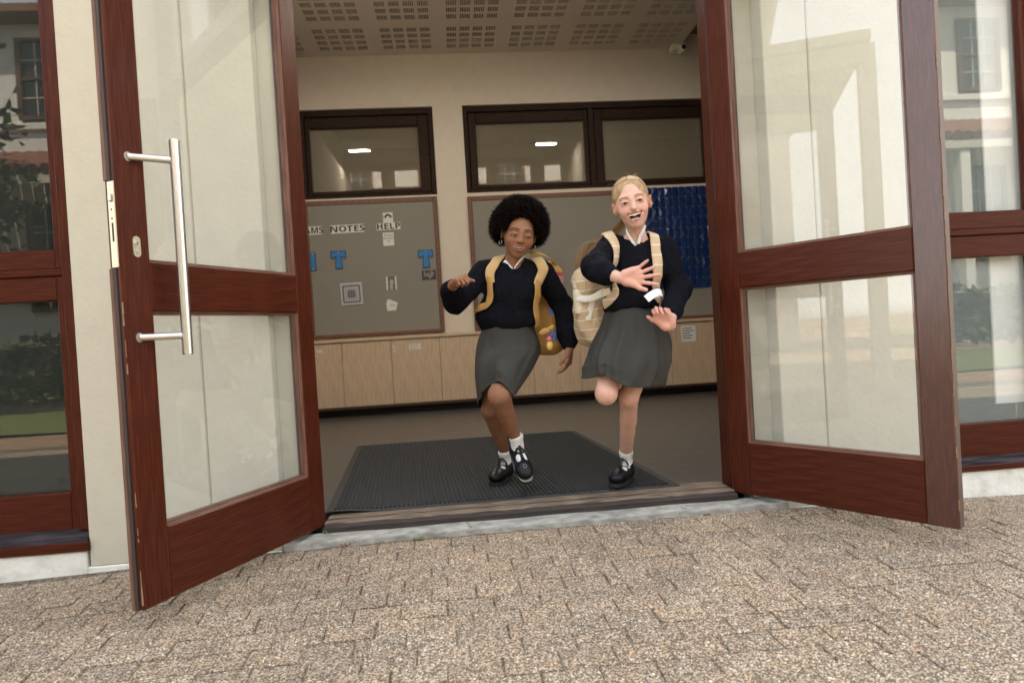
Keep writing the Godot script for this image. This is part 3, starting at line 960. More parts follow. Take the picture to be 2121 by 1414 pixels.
	dw.bx(Vector3(1.708, 0.099, -2.02), Vector3(1.724, 3.87, -0.145)); dw.bx(Vector3(1.724, 0.099, -2.02), Vector3(7.0, 3.87, -2.002))
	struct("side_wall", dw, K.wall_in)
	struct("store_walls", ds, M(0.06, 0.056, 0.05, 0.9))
	high_window(-1.80, -0.391, [[-1.80, -0.391, 0.092, 0.146]], "dark framed high window over the noticeboard of signs, left of the pilaster")
	high_window(-0.073, 3.9, [[-0.073, 1.328, 0.131, 0.073], [1.328, 2.66, 0.146, 0.08], [2.66, 3.9, 0.08, 0.08]], "long dark framed high window right of the pilaster, above the girls")
	# skirting ledge of plaster under the windows
	build_boards()
	build_cabinets()
	build_lamps()
	# camera in the far corner of the ceiling
	var cam := thing("security_camera", "small white security camera in the upper right corner of the hall", "camera", Vector3(2.27, 3.83, -4.2))
	boxpart("mount", Vector3(-0.05, -0.03, -0.09), Vector3(0.055, 0.041, 0.03), 0.012, M(0.72, 0.68, 0.6, 0.5), cam)
	var b := MB.new(); b.tube([Vector3(0.06, -0.005, -0.06), Vector3(0.075, -0.01, 0.06)], [0.035, 0.04], 14)
	var hs := part("housing", b, M(0.75, 0.72, 0.66, 0.5), cam)
	var le := MB.new(); le.ball(Vector3(0.0755, -0.01, 0.058), Vector3(0.027, 0.027, 0.016))
	part("lens", le, M(0.004, 0.006, 0.012, 0.1), hs)
	# the ribbed entrance mat lying on the floor
	build_mat()

func high_window(x0: float, x1: float, sashes: Array, label: String):
	var o := thing("high_window", label, "window", Vector3(0, 0, 0))
	var m: Material = K.win_dark
	frame_rect(o, ["jamb", "head"], Vector2(x0, 2.38), Vector2(x1, 3.319), [0.05, 0.05, 0.04, 0.062], -4.46, -4.335, m, m)
	var k := 0
	for s in sashes:
		if k > 0: boxpart("mullion", Vector3(s[0] - 0.03, 2.42, -4.46), Vector3(s[0] + 0.03, 3.257, -4.34), 0.004, m, o)
		var a: float = s[0] + (0.05 if k == 0 else 0.03)
		var c: float = s[1] - (0.05 if k == sashes.size() - 1 else 0.03)
		frame_rect(o, ["sash_stile", "sash_rail"], Vector2(a + 0.004, 2.424), Vector2(c - 0.004, 3.253), [s[2] - 0.05, s[3] - 0.03, 0.045, 0.118], -4.43, -4.352, m, m, 0.008)
		pane(o, Vector2(a + s[2] - 0.046, 2.469), Vector2(c - s[3] + 0.026, 3.135), -4.39, K.glass_in)
		k += 1

func build_boards():
	var g := "felt noticeboards on the back wall"
	var a := thing("noticeboard", "grey felt noticeboard with sign cards, left of the pale pilaster", "noticeboard", Vector3.ZERO, 0, g)
	board(a, -1.80, -0.399, 0.912, 2.356)
	var b := thing("noticeboard", "grey felt noticeboard behind the girls, partly covered in blue foil", "noticeboard", Vector3.ZERO, 0, g)
	board(b, -0.075, 3.4, 0.893, 2.338)
	var zb := -4.268
	# word cards
	var cards := [["EXAMS", -1.965, -1.615, 2.006, 2.092, "white sign card reading EXAMS, cut off by the left door"], ["NOTES", -1.527, -1.180, 2.010, 2.095, "white sign card reading NOTES"], ["HELP", -1.050, -0.802, 2.022, 2.095, "white sign card reading HELP"]]
	for e in cards:
		var cx: float = (maxf(e[1], -1.79) + e[2]) / 2
		var o := thing("sign_card", e[5], "sign", Vector3((e[1] + e[2]) / 2, (e[3] + e[4]) / 2, zb), 0, "word cards on the noticeboard")
		o.rotation.z = 0.012
		var h := Vector3((e[2] - e[1]) / 2, (e[4] - e[3]) / 2, 0.002)
		if e[0] == "EXAMS":
			o.position.x = -1.79 + 0.0875; h.x = 0.0875
			var mb := MB.new(); mb.box(Vector3.ZERO, h); part("card", mb, K.paper, o)
			text("AMS", 0.062, K.ink, Vector3(0.004, 0, 0.0035), o, 1.1)
		else:
			var mb := MB.new(); mb.box(Vector3.ZERO, h); part("card", mb, K.paper, o)
			text(e[0], 0.062, K.ink, Vector3(0, 0, 0.0035), o, 1.36 if e[0] == "NOTES" else 1.22)
	# blue cut-out letters with a dark edge
	var blue := M(0.025, 0.16, 0.42, 0.7)
	var navy := M(0.01, 0.022, 0.05, 0.7)
	for e in [["I", -1.727, 1.725, "blue cut out letter I beside the left door edge"], ["T", -1.463, 1.727, "blue cut out letter T below the NOTES card"], ["T", -0.553, 1.692, "blue cut out letter T at the right edge of the noticeboard"]]:
		var o := thing("paper_letter", e[3], "letter", Vector3(e[1], e[2], zb), 0, "blue letters on the noticeboard")
		for k in 2:
			var gr := 0.0 if k == 1 else 0.008
			var p := PackedVector2Array()
			if e[0] == "I":
				p = PackedVector2Array([Vector2(-0.022 - gr, -0.09 - gr), Vector2(0.022 + gr, -0.09 - gr), Vector2(0.022 + gr, 0.085), Vector2(0.012, 0.09 + gr), Vector2(-0.012, 0.09 + gr), Vector2(-0.022 - gr, 0.085)])
			else:
				p = PackedVector2Array([Vector2(-0.032 - gr, -0.085 - gr), Vector2(0.032 + gr, -0.085 - gr), Vector2(0.022 + gr, 0.035 - gr), Vector2(0.045, 0.04 - gr), Vector2(0.062 - gr, 0.014 - gr), Vector2(0.074 + gr, 0.032 - gr), Vector2(0.068 + gr, 0.092 + gr), Vector2(0.03, 0.088 + gr), Vector2(-0.03, 0.088 + gr), Vector2(-0.07 - gr, 0.092 + gr), Vector2(-0.074 - gr, 0.032 - gr), Vector2(-0.058 + gr, 0.014 - gr), Vector2(-0.045, 0.04 - gr), Vector2(-0.022 - gr, 0.035 - gr)])
			var mb := MB.new(); mb.prism(p, 0.001 + 0.003 * k, 0.004 + 0.003 * k)
			part("letter_face" if k else "dark_border", mb, blue if k else navy, o)
		for pin in ([[-0.0, 0.08], [0.0, -0.08]] if e[0] == "I" else [[0.0, 0.08]]):
			var mp := MB.new(); mp.ball(Vector3(pin[0], pin[1], 0.009), Vector3(0.005, 0.005, 0.003)); part("pin", mp, K.steel, o)
	# granny-square patchwork in blue, cream and grey
	var q := thing("crochet_square", "blue and cream crocheted square pinned to the noticeboard", "crochet square", Vector3(-1.352, 1.366, zb))
	q.rotation.z = 0.02
	rng.seed = 21
	var qb := MB.new(); qb.box(Vector3(0, 0, 0.002), Vector3(0.113, 0.118, 0.003), 0.002)
	part("backing", qb, M(0.42, 0.43, 0.45, 0.95), q)
	for ring in 6:
		var r := 0.104 - ring * 0.0185
		var colr: Array = [[0.48, 0.48, 0.5], [0.02, 0.045, 0.16], [0.46, 0.42, 0.38], [0.44, 0.36, 0.31], [0.03, 0.06, 0.2], [0.16, 0.2, 0.2]][ring]
		var per := int(maxf(2, r * 2 / 0.0165))
		var mb := MB.new()
		for side in 4:
			for k in per:
				var u := -r + 2 * r * (k + 0.5) / per
				var o: Vector3 = [Vector3(u, r, 0), Vector3(r, u, 0), Vector3(u, -r, 0), Vector3(-r, u, 0)][side]
				var gap := 0.62 if ring in [1, 4] else 0.95
				var h := Vector3(r / per * gap, 0.0085, 0.003) if side % 2 == 0 else Vector3(0.0085, r / per * gap, 0.003)
				mb.box(o + Vector3(0, 0, 0.006 + 0.0006 * ring), h, 0.002)
		stuff(part("crochet_round", mb, M(colr[0], colr[1], colr[2], 0.95), q))
	# small papers
	var p1 := paper("printed_sheet", Vector3(-0.925, 2.147, zb), 0.105, 0.115, "small black and white portrait print above the HELP card", "print", K.paper, 0.03)
	var hair := MB.new()
	var hp := PackedVector2Array()
	for k in 15:
		var an := -0.25 + (PI + 0.5) * k / 14
		hp.append(Vector2(cos(an) * 0.034, 0.008 + sin(an) * 0.034))
	for k in 9:
		var an := PI + 0.1 - (PI + 0.2) * k / 8
		hp.append(Vector2(cos(an) * 0.019, 0.0 + sin(an) * 0.022))
	hair.prism(hp, 0.002, 0.003); part("printed_figure", hair, K.ink, p1)
	var sh := MB.new(); sh.prism(PackedVector2Array([Vector2(-0.045, 0.03), Vector2(-0.045, -0.01), Vector2(-0.036, 0.02)]), 0.002, 0.003); part("printed_figure", sh, K.ink, p1); sh = MB.new(); sh.prism(PackedVector2Array([Vector2(0.045, 0.03), Vector2(0.036, 0.02), Vector2(0.045, -0.01)]), 0.002, 0.003)
	part("printed_figure", sh, K.ink, p1)
	var p2 := paper("printed_sheet", Vector3(-0.933, 1.923, zb), 0.114, 0.139, "white slip with opening times under the HELP card", "paper", K.paper, 0.02)
	text("Monday", 0.017, K.greyink, Vector3(0, 0.042, 0.003), p2, 1.0, true)
	text("2pm-4pm", 0.017, K.greyink, Vector3(0, 0.012, 0.003), p2, 1.0, true)
	text("K2", 0.017, K.greyink, Vector3(0, -0.018, 0.003), p2, 1.0, true)
	var p3 := paper("printed_sheet", Vector3(-0.930, 1.457, zb), 0.108, 0.140, "small grey photo print with white side bars", "print", M(0.13, 0.125, 0.11, 0.8), 0.0)
	for x in [-0.046, 0.046]: boxpart("white_bar", Vector3(x - 0.008, -0.07, 0.002), Vector3(x + 0.008, 0.07, 0.0032), 0, K.paper, p3)
	var fg := MB.new(); fg.ball(Vector3(0.002, 0.012, 0.002), Vector3(0.022, 0.027, 0.002)); fg.bx(Vector3(-0.018, -0.07, 0.002), Vector3(0.012, -0.012, 0.0035))
	part("printed_figure", fg, M(0.36, 0.35, 0.33, 0.8), p3)
	var p4 := thing("paper_tag", "white five sided paper tag on the lower noticeboard", "paper", Vector3(-0.94, 1.228, zb))
	var tg := MB.new(); tg.prism(PackedVector2Array([Vector2(-0.045, 0.055), Vector2(-0.025, 0.062), Vector2(0.062, 0.02), Vector2(0.04, -0.06), Vector2(-0.05, -0.062), Vector2(-0.06, 0.01)]), 0.0, 0.002)
	part("tag_sheet", tg, K.paper, p4)
	for k in 2: boxpart("print_line", Vector3(-0.022, 0.0 - k * 0.012, 0.002), Vector3(0.035, 0.003 - k * 0.012, 0.0026), 0, K.greyink, p4)
	var p5 := paper("printed_sheet", Vector3(-0.531, 1.522, zb), 0.150, 0.104, "dark photo print at the right edge of the noticeboard", "print", M(0.05, 0.048, 0.045, 0.7), 0.03)
	rng.seed = 9
	var bl := MB.new()
	for k in 6: bl.ball(Vector3(-0.045 + k * 0.018, rng.randf_range(-0.02, 0.02), 0.002), Vector3(rng.randf_range(0.008, 0.016), rng.randf_range(0.015, 0.035), 0.0015))
	part("printed_figure", bl, M(0.2, 0.19, 0.18, 0.8), p5)
	var p6 := paper("printed_sheet", Vector3(-1.80, 1.86, zb), 0.06, 0.24, "white sheet edge showing beside the left door", "paper", K.paper, 0.0)
	# blue foil squares strung together
	var fo := thing("foil_hanging", "sheet of shiny dark blue foil squares hung over the right noticeboard", "decoration", Vector3(1.78, 2.345, zb))
	rng.seed = 4
	var fm := M(0.006, 0.026, 0.115, 0.16)
	fm.clearcoat_enabled = true; fm.clearcoat = 0.6; fm.clearcoat_roughness = 0.06
	var sheet := boxpart("backing_net", Vector3(-0.03, -1.115, -0.001), Vector3(1.2, 0.0, 0.0005), 0, M(0.10, 0.10, 0.075, 0.9), fo)
	for j in 10:
		for i in 15:
			var m := MB.new()
			var c := Vector3(0.036 + i * 0.0765, -0.052 - j * 0.1115, 0.006)
			var hx := 0.037; var hy := 0.054
			var ring := []
			var cut := 0.011
			for e in [Vector2(-hx + cut, hy), Vector2(hx - cut, hy), Vector2(hx, hy - cut * 1.3), Vector2(hx, -hy + cut * 1.3), Vector2(hx - cut, -hy), Vector2(-hx + cut, -hy), Vector2(-hx, -hy + cut * 1.3), Vector2(-hx, hy - cut * 1.3)]:
				ring.append(c + Vector3(e.x, e.y, rng.randf_range(-0.002, 0.007)))
			var mid := c + Vector3(rng.randf_range(-0.012, 0.012), rng.randf_range(-0.02, 0.02), rng.randf_range(0.004, 0.012))
			var mid2 := mid + Vector3(rng.randf_range(-0.01, 0.01), 0.02, rng.randf_range(-0.006, 0.006))
			for k in 8: m.t(ring[k], ring[(k + 1) % 8], mid2 if k in [7, 0, 1] else mid, Vector3(0, 0, 1))
			m.t(ring[2], mid2, mid, Vector3(0, 0, 1)); m.t(ring[7], mid2, mid, Vector3(0, 0, 1))
			part("foil_square", m, fm, fo)

func paper(called: String, at: Vector3, w: float, h: float, label: String, cat: String, m: Material, curl: float) -> Node3D:
	var o := thing(called, label, cat, at)
	o.rotation.z = rng.randf_range(-0.02, 0.02)
	boxpart("sheet", Vector3(-w / 2, -h / 2, 0), Vector3(w / 2, h / 2, 0.0018), 0, m, o)
	return o

func board(o: Node3D, x0: float, x1: float, y0: float, y1: float):
	frame_rect(o, ["side_moulding", "moulding"], Vector2(x0, y0), Vector2(x1, y1), [0.048, 0.048, 0.036, 0.052], -4.298, -4.262, K.board_frame, K.board_frame, 0.006)
	boxpart("felt_panel", Vector3(x0 + 0.04, y0 + 0.03, -4.299), Vector3(x1 - 0.04, y1 - 0.04, -4.2705), 0, K.felt, o)

func build_cabinets():
	var o := thing("storage_cupboards", "row of low pale oak laminate cupboards along the back wall", "cupboard")
	boxpart("worktop", Vector3(-1.80, 0.862, -4.3), Vector3(5.4, 0.893, -3.985), 0.003, K.oak_l, o)
	boxpart("carcass", Vector3(-1.795, 0.205, -4.298), Vector3(5.39, 0.861, -4.021), 0, M(0.14, 0.09, 0.055, 0.7), o)
	boxpart("plinth", Vector3(-1.79, 0.0985, -4.28), Vector3(5.38, 0.2045, -4.12), 0, M(0.02, 0.015, 0.012, 0.7), o)
	boxpart("base_trim", Vector3(-1.795, 0.178, -4.119), Vector3(5.39, 0.2045, -4.001), 0, M(0.05, 0.022, 0.013, 0.6), o)
	var xs := [-1.795, -1.447, -0.9525, -0.4585, 0.028, 0.502, 0.9945, 1.485, 1.977, 2.482, 2.97, 3.46, 3.95, 4.44, 4.93, 5.39]
	for k in xs.size() - 1:
		var d := boxpart("cupboard_door", Vector3(xs[k] + 0.002, 0.205, -4.02), Vector3(xs[k + 1] - 0.002, 0.858, -4.0), 0.0015, K.oak, o)
		if k == 0 or k == 2 or k == 6 or k == 8 or k == 4:
			var x: float = xs[k] + 0.026
			if k == 0: x = xs[0] + 0.1
			boxpart("lock", Vector3(x - 0.012, 0.768, -4.0), Vector3(x + 0.012, 0.800, -3.996), 0.002, K.paper, d)
			boxpart("keyhole", Vector3(x - 0.004, 0.775, -3.9962), Vector3(x + 0.004, 0.79, -3.9952), 0, K.ink, d)
			var kn := MB.new(); kn.ball(Vector3(x + 0.003, 0.735, -3.998), Vector3(0.0115, 0.0115, 0.004)); part("knob", kn, K.brass if k != 6 else M(0.75, 0.68, 0.5, 0.4), d)
	for e in [[-0.768, -0.649, 0.75, 0.807, "small printed label stuck on the third visible cupboard door", 2], [2.088, 2.246, 0.654, 0.822, "large printed notice stuck on the cupboard beside the right door frame", 4], [-1.70, -1.64, 0.77, 0.80, "narrow label on the cupboard next to the left door edge", 1]]:
		var l := thing("cupboard_label", e[4], "label", Vector3((e[0] + e[1]) / 2, (e[2] + e[3]) / 2, -3.9995), 0, "labels stuck on the cupboards")
		var w: float = e[1] - e[0]
		var h: float = e[3] - e[2]
		boxpart("sheet", Vector3(-w / 2, -h / 2, 0), Vector3(w / 2, h / 2, 0.0015), 0, K.paper, l)
		rng.seed = 40
		for k in e[5] + 1:
			var y: float = h * 0.34 - k * h * 0.62 / maxf(e[5], 1)
			var ww := w * rng.randf_range(0.45, 0.85)
			boxpart("print_line", Vector3(-w * 0.42, y - h * 0.035, 0.0015), Vector3(-w * 0.42 + ww, y + h * 0.035, 0.0021), 0, K.greyink, l)

func build_lamps():
	var lit := StandardMaterial3D.new()
	lit.albedo_color = Color(1, 1, 0.9); lit.emission_enabled = true; lit.emission = lin(1.0, 0.9, 0.62); lit.emission_energy_multiplier = 0.5
	var k := 0
	for x in [-1.42, 1.35]:
		var o := thing("ceiling_lamp", ["louvred fluorescent ceiling lamp on the left side of the hall", "louvred fluorescent ceiling lamp on the right side of the hall"][k], "ceiling lamp", Vector3(x, 3.70, -1.68), 0, "fluorescent lamps")
		boxpart("housing", Vector3(-0.6, 0.03, -0.12), Vector3(0.6, 0.075, 0.12), 0.006, M(0.5, 0.48, 0.4, 0.5), o)
		for z in [-0.12, 0.113]: boxpart("side_reflector", Vector3(-0.6, -0.035, z), Vector3(0.6, 0.03, z + 0.007), 0, M(0.5, 0.48, 0.4, 0.4), o)
		for z in [-0.05, 0.05]:
			var tb := MB.new(); tb.tube([Vector3(-0.57, 0.005, z), Vector3(0.57, 0.005, z)], 0.013, 10)
			part("fluorescent_tube", tb, M(0.6, 0.6, 0.56, 0.4), o)
		boxpart("lit_diffuser", Vector3(-0.25, -0.04, -0.05), Vector3(0.05, -0.034, 0.05), 0, lit, o)
		for i in 25: boxpart("louvre", Vector3(-0.6 + i * 0.05, -0.03, -0.113), Vector3(-0.598 + i * 0.05, 0.028, 0.113), 0, M(0.55, 0.53, 0.46, 0.35), o)
		for xx in [-0.4, 0.4]:
			var rd := MB.new(); rd.tube([Vector3(xx, 0.075, 0), Vector3(xx, 0.172, 0)], 0.004, 6); part("hanger", rd, K.steel, o)
		var al := AreaLight3D.new(); al.name = "lamp_light_%d" % k; al.area_size = Vector2(0.3, 0.1); al.light_energy = lamp_energy; al.light_color = Color(1.0, 0.965, 0.90); al.shadow_enabled = true; al.area_range = 12.0
		al.position = Vector3(x - 0.1, 3.655, -1.68); al.rotation.x = -PI / 2
		add_child(al)
		k += 1

var lamp_energy := 0.8

func build_mat():
	# ribbed carpet mat with a rubber edge, its near left corner curling up
	var A := Vector3(-0.925, 0.1, -0.10)
	var B := Vector3(0.70, 0.1, -0.115)
	var C := Vector3(0.545, 0.1, -2.0)
	var D := Vector3(-1.055, 0.1, -2.02)
	var P := func(u: float, v: float, h: float) -> Vector3:
		var p := A.lerp(B, u).lerp(D.lerp(C, u), v)
		var c := exp(-pow(u / 0.13, 2.0)) * exp(-pow(v / 0.035, 2.0))
		p.y += h + 0.016 * c * (0.6 + 0.4 * sin(u * 26.0))
		return p
	var o := thing("entrance_mat", "dark grey ribbed entrance mat with a curled left corner", "mat")
	var rows := []
	var vs := [0.0, 0.0, 0.004, 0.012, 0.03, 0.06, 0.1, 0.3, 0.6, 0.985, 1.0, 1.0]
	for j in vs.size():
		var row := PackedVector3Array()
		for i in 41: row.append(P.call(i / 40.0, vs[j], 0.0008 if j == 0 or j == vs.size() - 1 else 0.0045))
		rows.append(row)
	var b := MB.new(); b.grid(rows, false, false)
	part("rubber_base", b, M(0.022, 0.023, 0.025, 0.55), o)
	var r := MB.new()
	var n := 76
	rng.seed = 8
	for k in n:
		var u := 0.022 + 0.956 * k / n
		var w := 0.0088
		var prev := []
		var vv := [0.014, 0.02, 0.035, 0.06, 0.1, 0.25, 0.5, 0.75, 0.985]
		for v in vv:
			var sec := []
			for e in [[0.0, 0.004], [0.15, 0.0105], [0.5, 0.0125], [0.85, 0.0105], [1.0, 0.004]]: sec.append(P.call(u + w * e[0], v, e[1]))
			if prev.size():
				for i in 4: r.q(prev[i], prev[i + 1], sec[i + 1], sec[i], Vector3(0, 1, 0))
			else:
				r.q(sec[0], sec[1], sec[3], sec[4], Vector3(0, 0, 1))
			prev = sec
	var mm := TM(T.mat, Vector3(9, 9, 9), 0.95, T.fine, 0.6)
	stuff(part("carpet_ribs", r, mm, o))
# what stands across the forecourt: seen in the panes, and it bounces sunlight onto the front
func build_outside():
	var lawn := MB.new()
	var rows := []
	for j in 6:
		var row := PackedVector3Array()
		for i in 41: row.append(Vector3(-30 + i * 1.5, 0.0 + 0.03 * sin(i * 1.3 + j), 5.5 + j * 0.75))
		rows.append(row)
	lawn.grid(rows, false, true)
	struct("lawn", lawn, TM(noise_tex(0.05, 4, [[0.0, 0.07, 0.09, 0.025], [0.5, 0.12, 0.14, 0.04], [1.0, 0.2, 0.2, 0.075]], 256, 41), Vector3(0.8, 0.8, 0.8), 0.95, null, 0, true))
	var fc := MB.new()
	fc.bx(Vector3(-30, -0.06, 4.3), Vector3(30, -0.018, 5.5))
	struct("forecourt", fc, TM(noise_tex(0.04, 4, [[0.0, 0.22, 0.13, 0.08], [1.0, 0.34, 0.22, 0.14]], 256, 42), Vector3(0.8, 0.8, 0.8), 0.9, null, 0, true))
	# hedge of small leaves
	rng.seed = 51
	var leaf := MB.new()
	leaf.q(Vector3(-0.05, 0, 0), Vector3(0, 0.03, 0.015), Vector3(0.055, 0, 0), Vector3(0, -0.03, 0.01))
	var hedge := thing("hedge", "clipped dark green hedge across the forecourt behind the lawn", "hedge")
	var core := MB.new(); core.bx(Vector3(-20, 0.2, 9.25), Vector3(20, 1.1, 9.9))
	part("inner_mass", core, M(0.012, 0.014, 0.006, 1.0), hedge)
	var sp := []
	for k in 9000:
		var p := Vector3(rng.randf_range(-20, 20), 0, 0)
		var top := 1.22 + 0.1 * sin(p.x * 1.7) + 0.06 * sin(p.x * 4.9)
		if rng.randf() < 0.75: p.y = rng.randf_range(0.12, top); p.z = 9.2 + rng.randf_range(-0.12, 0.1)
		else: p.y = top + rng.randf_range(-0.14, 0.05); p.z = rng.randf_range(9.15, 9.9)
		sp.append([p, rng.randf_range(1.2, 2.4)])
	stuff(leaves("leaves", leaf, sp, [[0.025, 0.04, 0.012], [0.06, 0.08, 0.022], [0.10, 0.11, 0.03]], hedge))
	for e in [[-9.85, 9.6, 6.6, "round leafy tree before the white building, to the left"], [-13.4, 11.0, 8.0, "tall dark tree at the left end of the white building"], [9.8, 14.5, 7.0, "leafy tree at the right end of the white building"]]:
		tree(Vector3(e[0], 0, e[1]), e[2], e[3], leaf)
	# white two-storey building with a tiled lean-to roof and brown sash windows
	var b := thing("white_building", "white two storey school building with tiled lean to roof across the lawn", "building")
	var wm := M(0.74, 0.72, 0.66, 0.9)
	boxpart("wall", Vector3(-15, 0, 13.2), Vector3(16, 8.4, 18), 0, wm, b)
	boxpart("eave", Vector3(-15.5, 8.4, 12.6), Vector3(16.5, 8.6, 18.5), 0.02, M(0.2, 0.1, 0.06, 0.8), b)
	boxpart("string_course", Vector3(-15, 6.02, 13.1), Vector3(16, 6.18, 13.2), 0.02, wm, b)
	var brown := M(0.10, 0.04, 0.025, 0.6)
	var gl := M(0.02, 0.022, 0.024, 0.08)
	for i in 11:
		for lv in 2:
			var x := -14.7 + i * 2.8 if i > 0 else -13.4
			var y: float = [2.0, 6.3][lv]
			var h: float = [2.3, 1.7][lv]
			var w := part("window", MB.new_wall([[x - 0.5, y, x + 0.5, y + h]], 13.16, 13.195), gl, b)
			var fm := MB.new()
			for e in [[x - 0.56, y - 0.06, x - 0.46, y + h + 0.06], [x + 0.46, y - 0.06, x + 0.56, y + h + 0.06], [x - 0.46, y - 0.06, x + 0.46, y + 0.03], [x - 0.46, y + h - 0.03, x + 0.46, y + h + 0.06], [x - 0.46, y + h * 0.5 - 0.03, x + 0.46, y + h * 0.5 + 0.03]]:
				fm.bx(Vector3(e[0], e[1], 13.08), Vector3(e[2], e[3], 13.17))
			part("frame", fm, brown, w)
			var gb := MB.new()
			for xx in [x - 0.16, x + 0.16]: gb.bx(Vector3(xx - 0.012, y, 13.12), Vector3(xx + 0.012, y + h, 13.165))
			for q in [0.25, 0.75]: gb.bx(Vector3(x - 0.46, y + h * q - 0.012, 13.11), Vector3(x + 0.46, y + h * q + 0.012, 13.163))
			part("glazing_bars", gb, M(0.5, 0.47, 0.42, 0.7), w)
	var rt := MB.new()
	for i in 124:
		var x := -15.0 + i * 0.25
		rt.tube([Vector3(x, 5.45, 13.15), Vector3(x, 4.95, 12.0), Vector3(x, 4.7, 11.45)], 0.12, 7)
	stuff(part("roof_tiles", rt, TM(noise_tex(0.05, 3, [[0.0, 0.14, 0.05, 0.03], [1.0, 0.32, 0.13, 0.08]], 128, 44), Vector3(2, 2, 2), 0.85), b))
	boxpart("fascia", Vector3(-15, 4.42, 11.5), Vector3(16, 4.62, 11.6), 0.01, M(0.55, 0.5, 0.42, 0.8), b)
	for i in 9: boxpart("veranda_post", Vector3(-14.5 + i * 3.7, 0, 11.55), Vector3(-14.25 + i * 3.7, 4.42, 11.8), 0.02, wm, b)
	# porch at the far left of this front: one post and beam
	var p := thing("side_porch", "cream side porch with one post and beam along the front, far left", "porch")
	boxpart("post", Vector3(-4.15, -0.05, 1.50), Vector3(-3.98, 3.52, 1.67), 0.01, K.plaster, p)
	boxpart("beam", Vector3(-4.15, 3.52, 0.132), Vector3(-3.98, 3.74, 1.67), 0.01, K.plaster, p)
	boxpart("roof_slab", Vector3(-7.5, 3.742, 0.132), Vector3(-3.9, 3.86, 1.62), 0.01, K.plaster, p)
	# wing standing further left
	var w2 := thing("left_wing", "cream single wing of the school far along to the left", "building")
	boxpart("wall", Vector3(-22, -0.05, -8), Vector3(-15.5, 6.5, 1.9), 0, K.plaster, w2)
	boxpart("roof", Vector3(-22.4, 6.5, -8.4), Vector3(-15.1, 6.7, 2.3), 0.02, M(0.25, 0.1, 0.06, 0.8), w2)
	for i in 3:
		var z := -4.5 + i * 2.2
		var w := grp("window", w2)
		boxpart("pane", Vector3(-15.5, 1.2, z), Vector3(-15.48, 2.8, z + 1.2), 0, gl, w)
		boxpart("frame", Vector3(-15.5, 1.1, z - 0.1), Vector3(-15.45, 1.2, z + 1.3), 0, brown, w)
	# pale folding screen standing inside the right window
	var sc := thing("display_board", "tall white display board standing inside the right window", "board")
	boxpart("panel", Vector3(2.172, 0.396, 0.018), Vector3(2.88, 2.55, 0.030), 0.003, M(0.88, 0.87, 0.84, 0.7), sc)
	boxpart("stand", Vector3(2.28, 0.0985, -0.06), Vector3(2.32, 0.6, 0.017), 0.003, K.steel, sc)
	boxpart("stand", Vector3(2.80, 0.0985, -0.06), Vector3(2.84, 0.6, 0.017), 0.003, K.steel, sc)

func leaves(called: String, leaf: MB, sp: Array, pal: Array, parent: Node) -> MultiMeshInstance3D:
	var mm := MultiMesh.new()
	mm.transform_format = MultiMesh.TRANSFORM_3D; mm.use_colors = true
	mm.mesh = leaf.mesh(); mm.instance_count = sp.size()
	for k in sp.size():
		var bs := Basis.from_euler(Vector3(rng.randf() * TAU, rng.randf() * TAU, rng.randf() * TAU)).scaled(Vector3.ONE * sp[k][1])
		mm.set_instance_transform(k, Transform3D(bs, sp[k][0]))
		var a: Array = pal[rng.randi() % pal.size()]
		var f := rng.randf_range(0.8, 1.2)
		mm.set_instance_color(k, Color(a[0] * f, a[1] * f, a[2] * f))
	var o := MultiMeshInstance3D.new(); o.multimesh = mm; o.name = called
	var m := VC(0.7); m.backlight_enabled = true; m.backlight = Color(0.3, 0.4, 0.1)
	o.material_override = m
	parent.add_child(o)
	return o

func tree(at: Vector3, h: float, label: String, leaf: MB):
	var t := thing("tree", label, "tree", at, 0, "trees across the forecourt")
	var tr := MB.new()
	tr.tube([Vector3(0, -0.1, 0), Vector3(0.05, h * 0.25, 0), Vector3(-0.05, h * 0.5, 0.05), Vector3(0, h * 0.8, 0)], [0.2, 0.15, 0.11, 0.04], 8)
	var sp := []
	for k in 16:
		var a := k * 2.4
		var y := h * (0.46 + 0.029 * k)
		var e := Vector3(cos(a) * h * 0.2, y + h * 0.08, sin(a) * h * 0.2) * Vector3(1.0 - 0.02 * k, 1, 1.0 - 0.02 * k)
		tr.tube([Vector3(0, y, 0), e * Vector3(0.6, 1, 0.6), e], [0.06, 0.04, 0.015], 5)
		for m in 260:
			var d := Vector3(rng.randfn(0, 1), rng.randfn(0, 0.8), rng.randfn(0, 1)) * h * 0.062
			sp.append([e + d, rng.randf_range(1.6, 3.0)])
	part("trunk", tr, M(0.09, 0.065, 0.045, 0.9), t)
	stuff(leaves("crown", leaf, sp, [[0.02, 0.035, 0.012], [0.045, 0.065, 0.02], [0.075, 0.09, 0.03]], t))
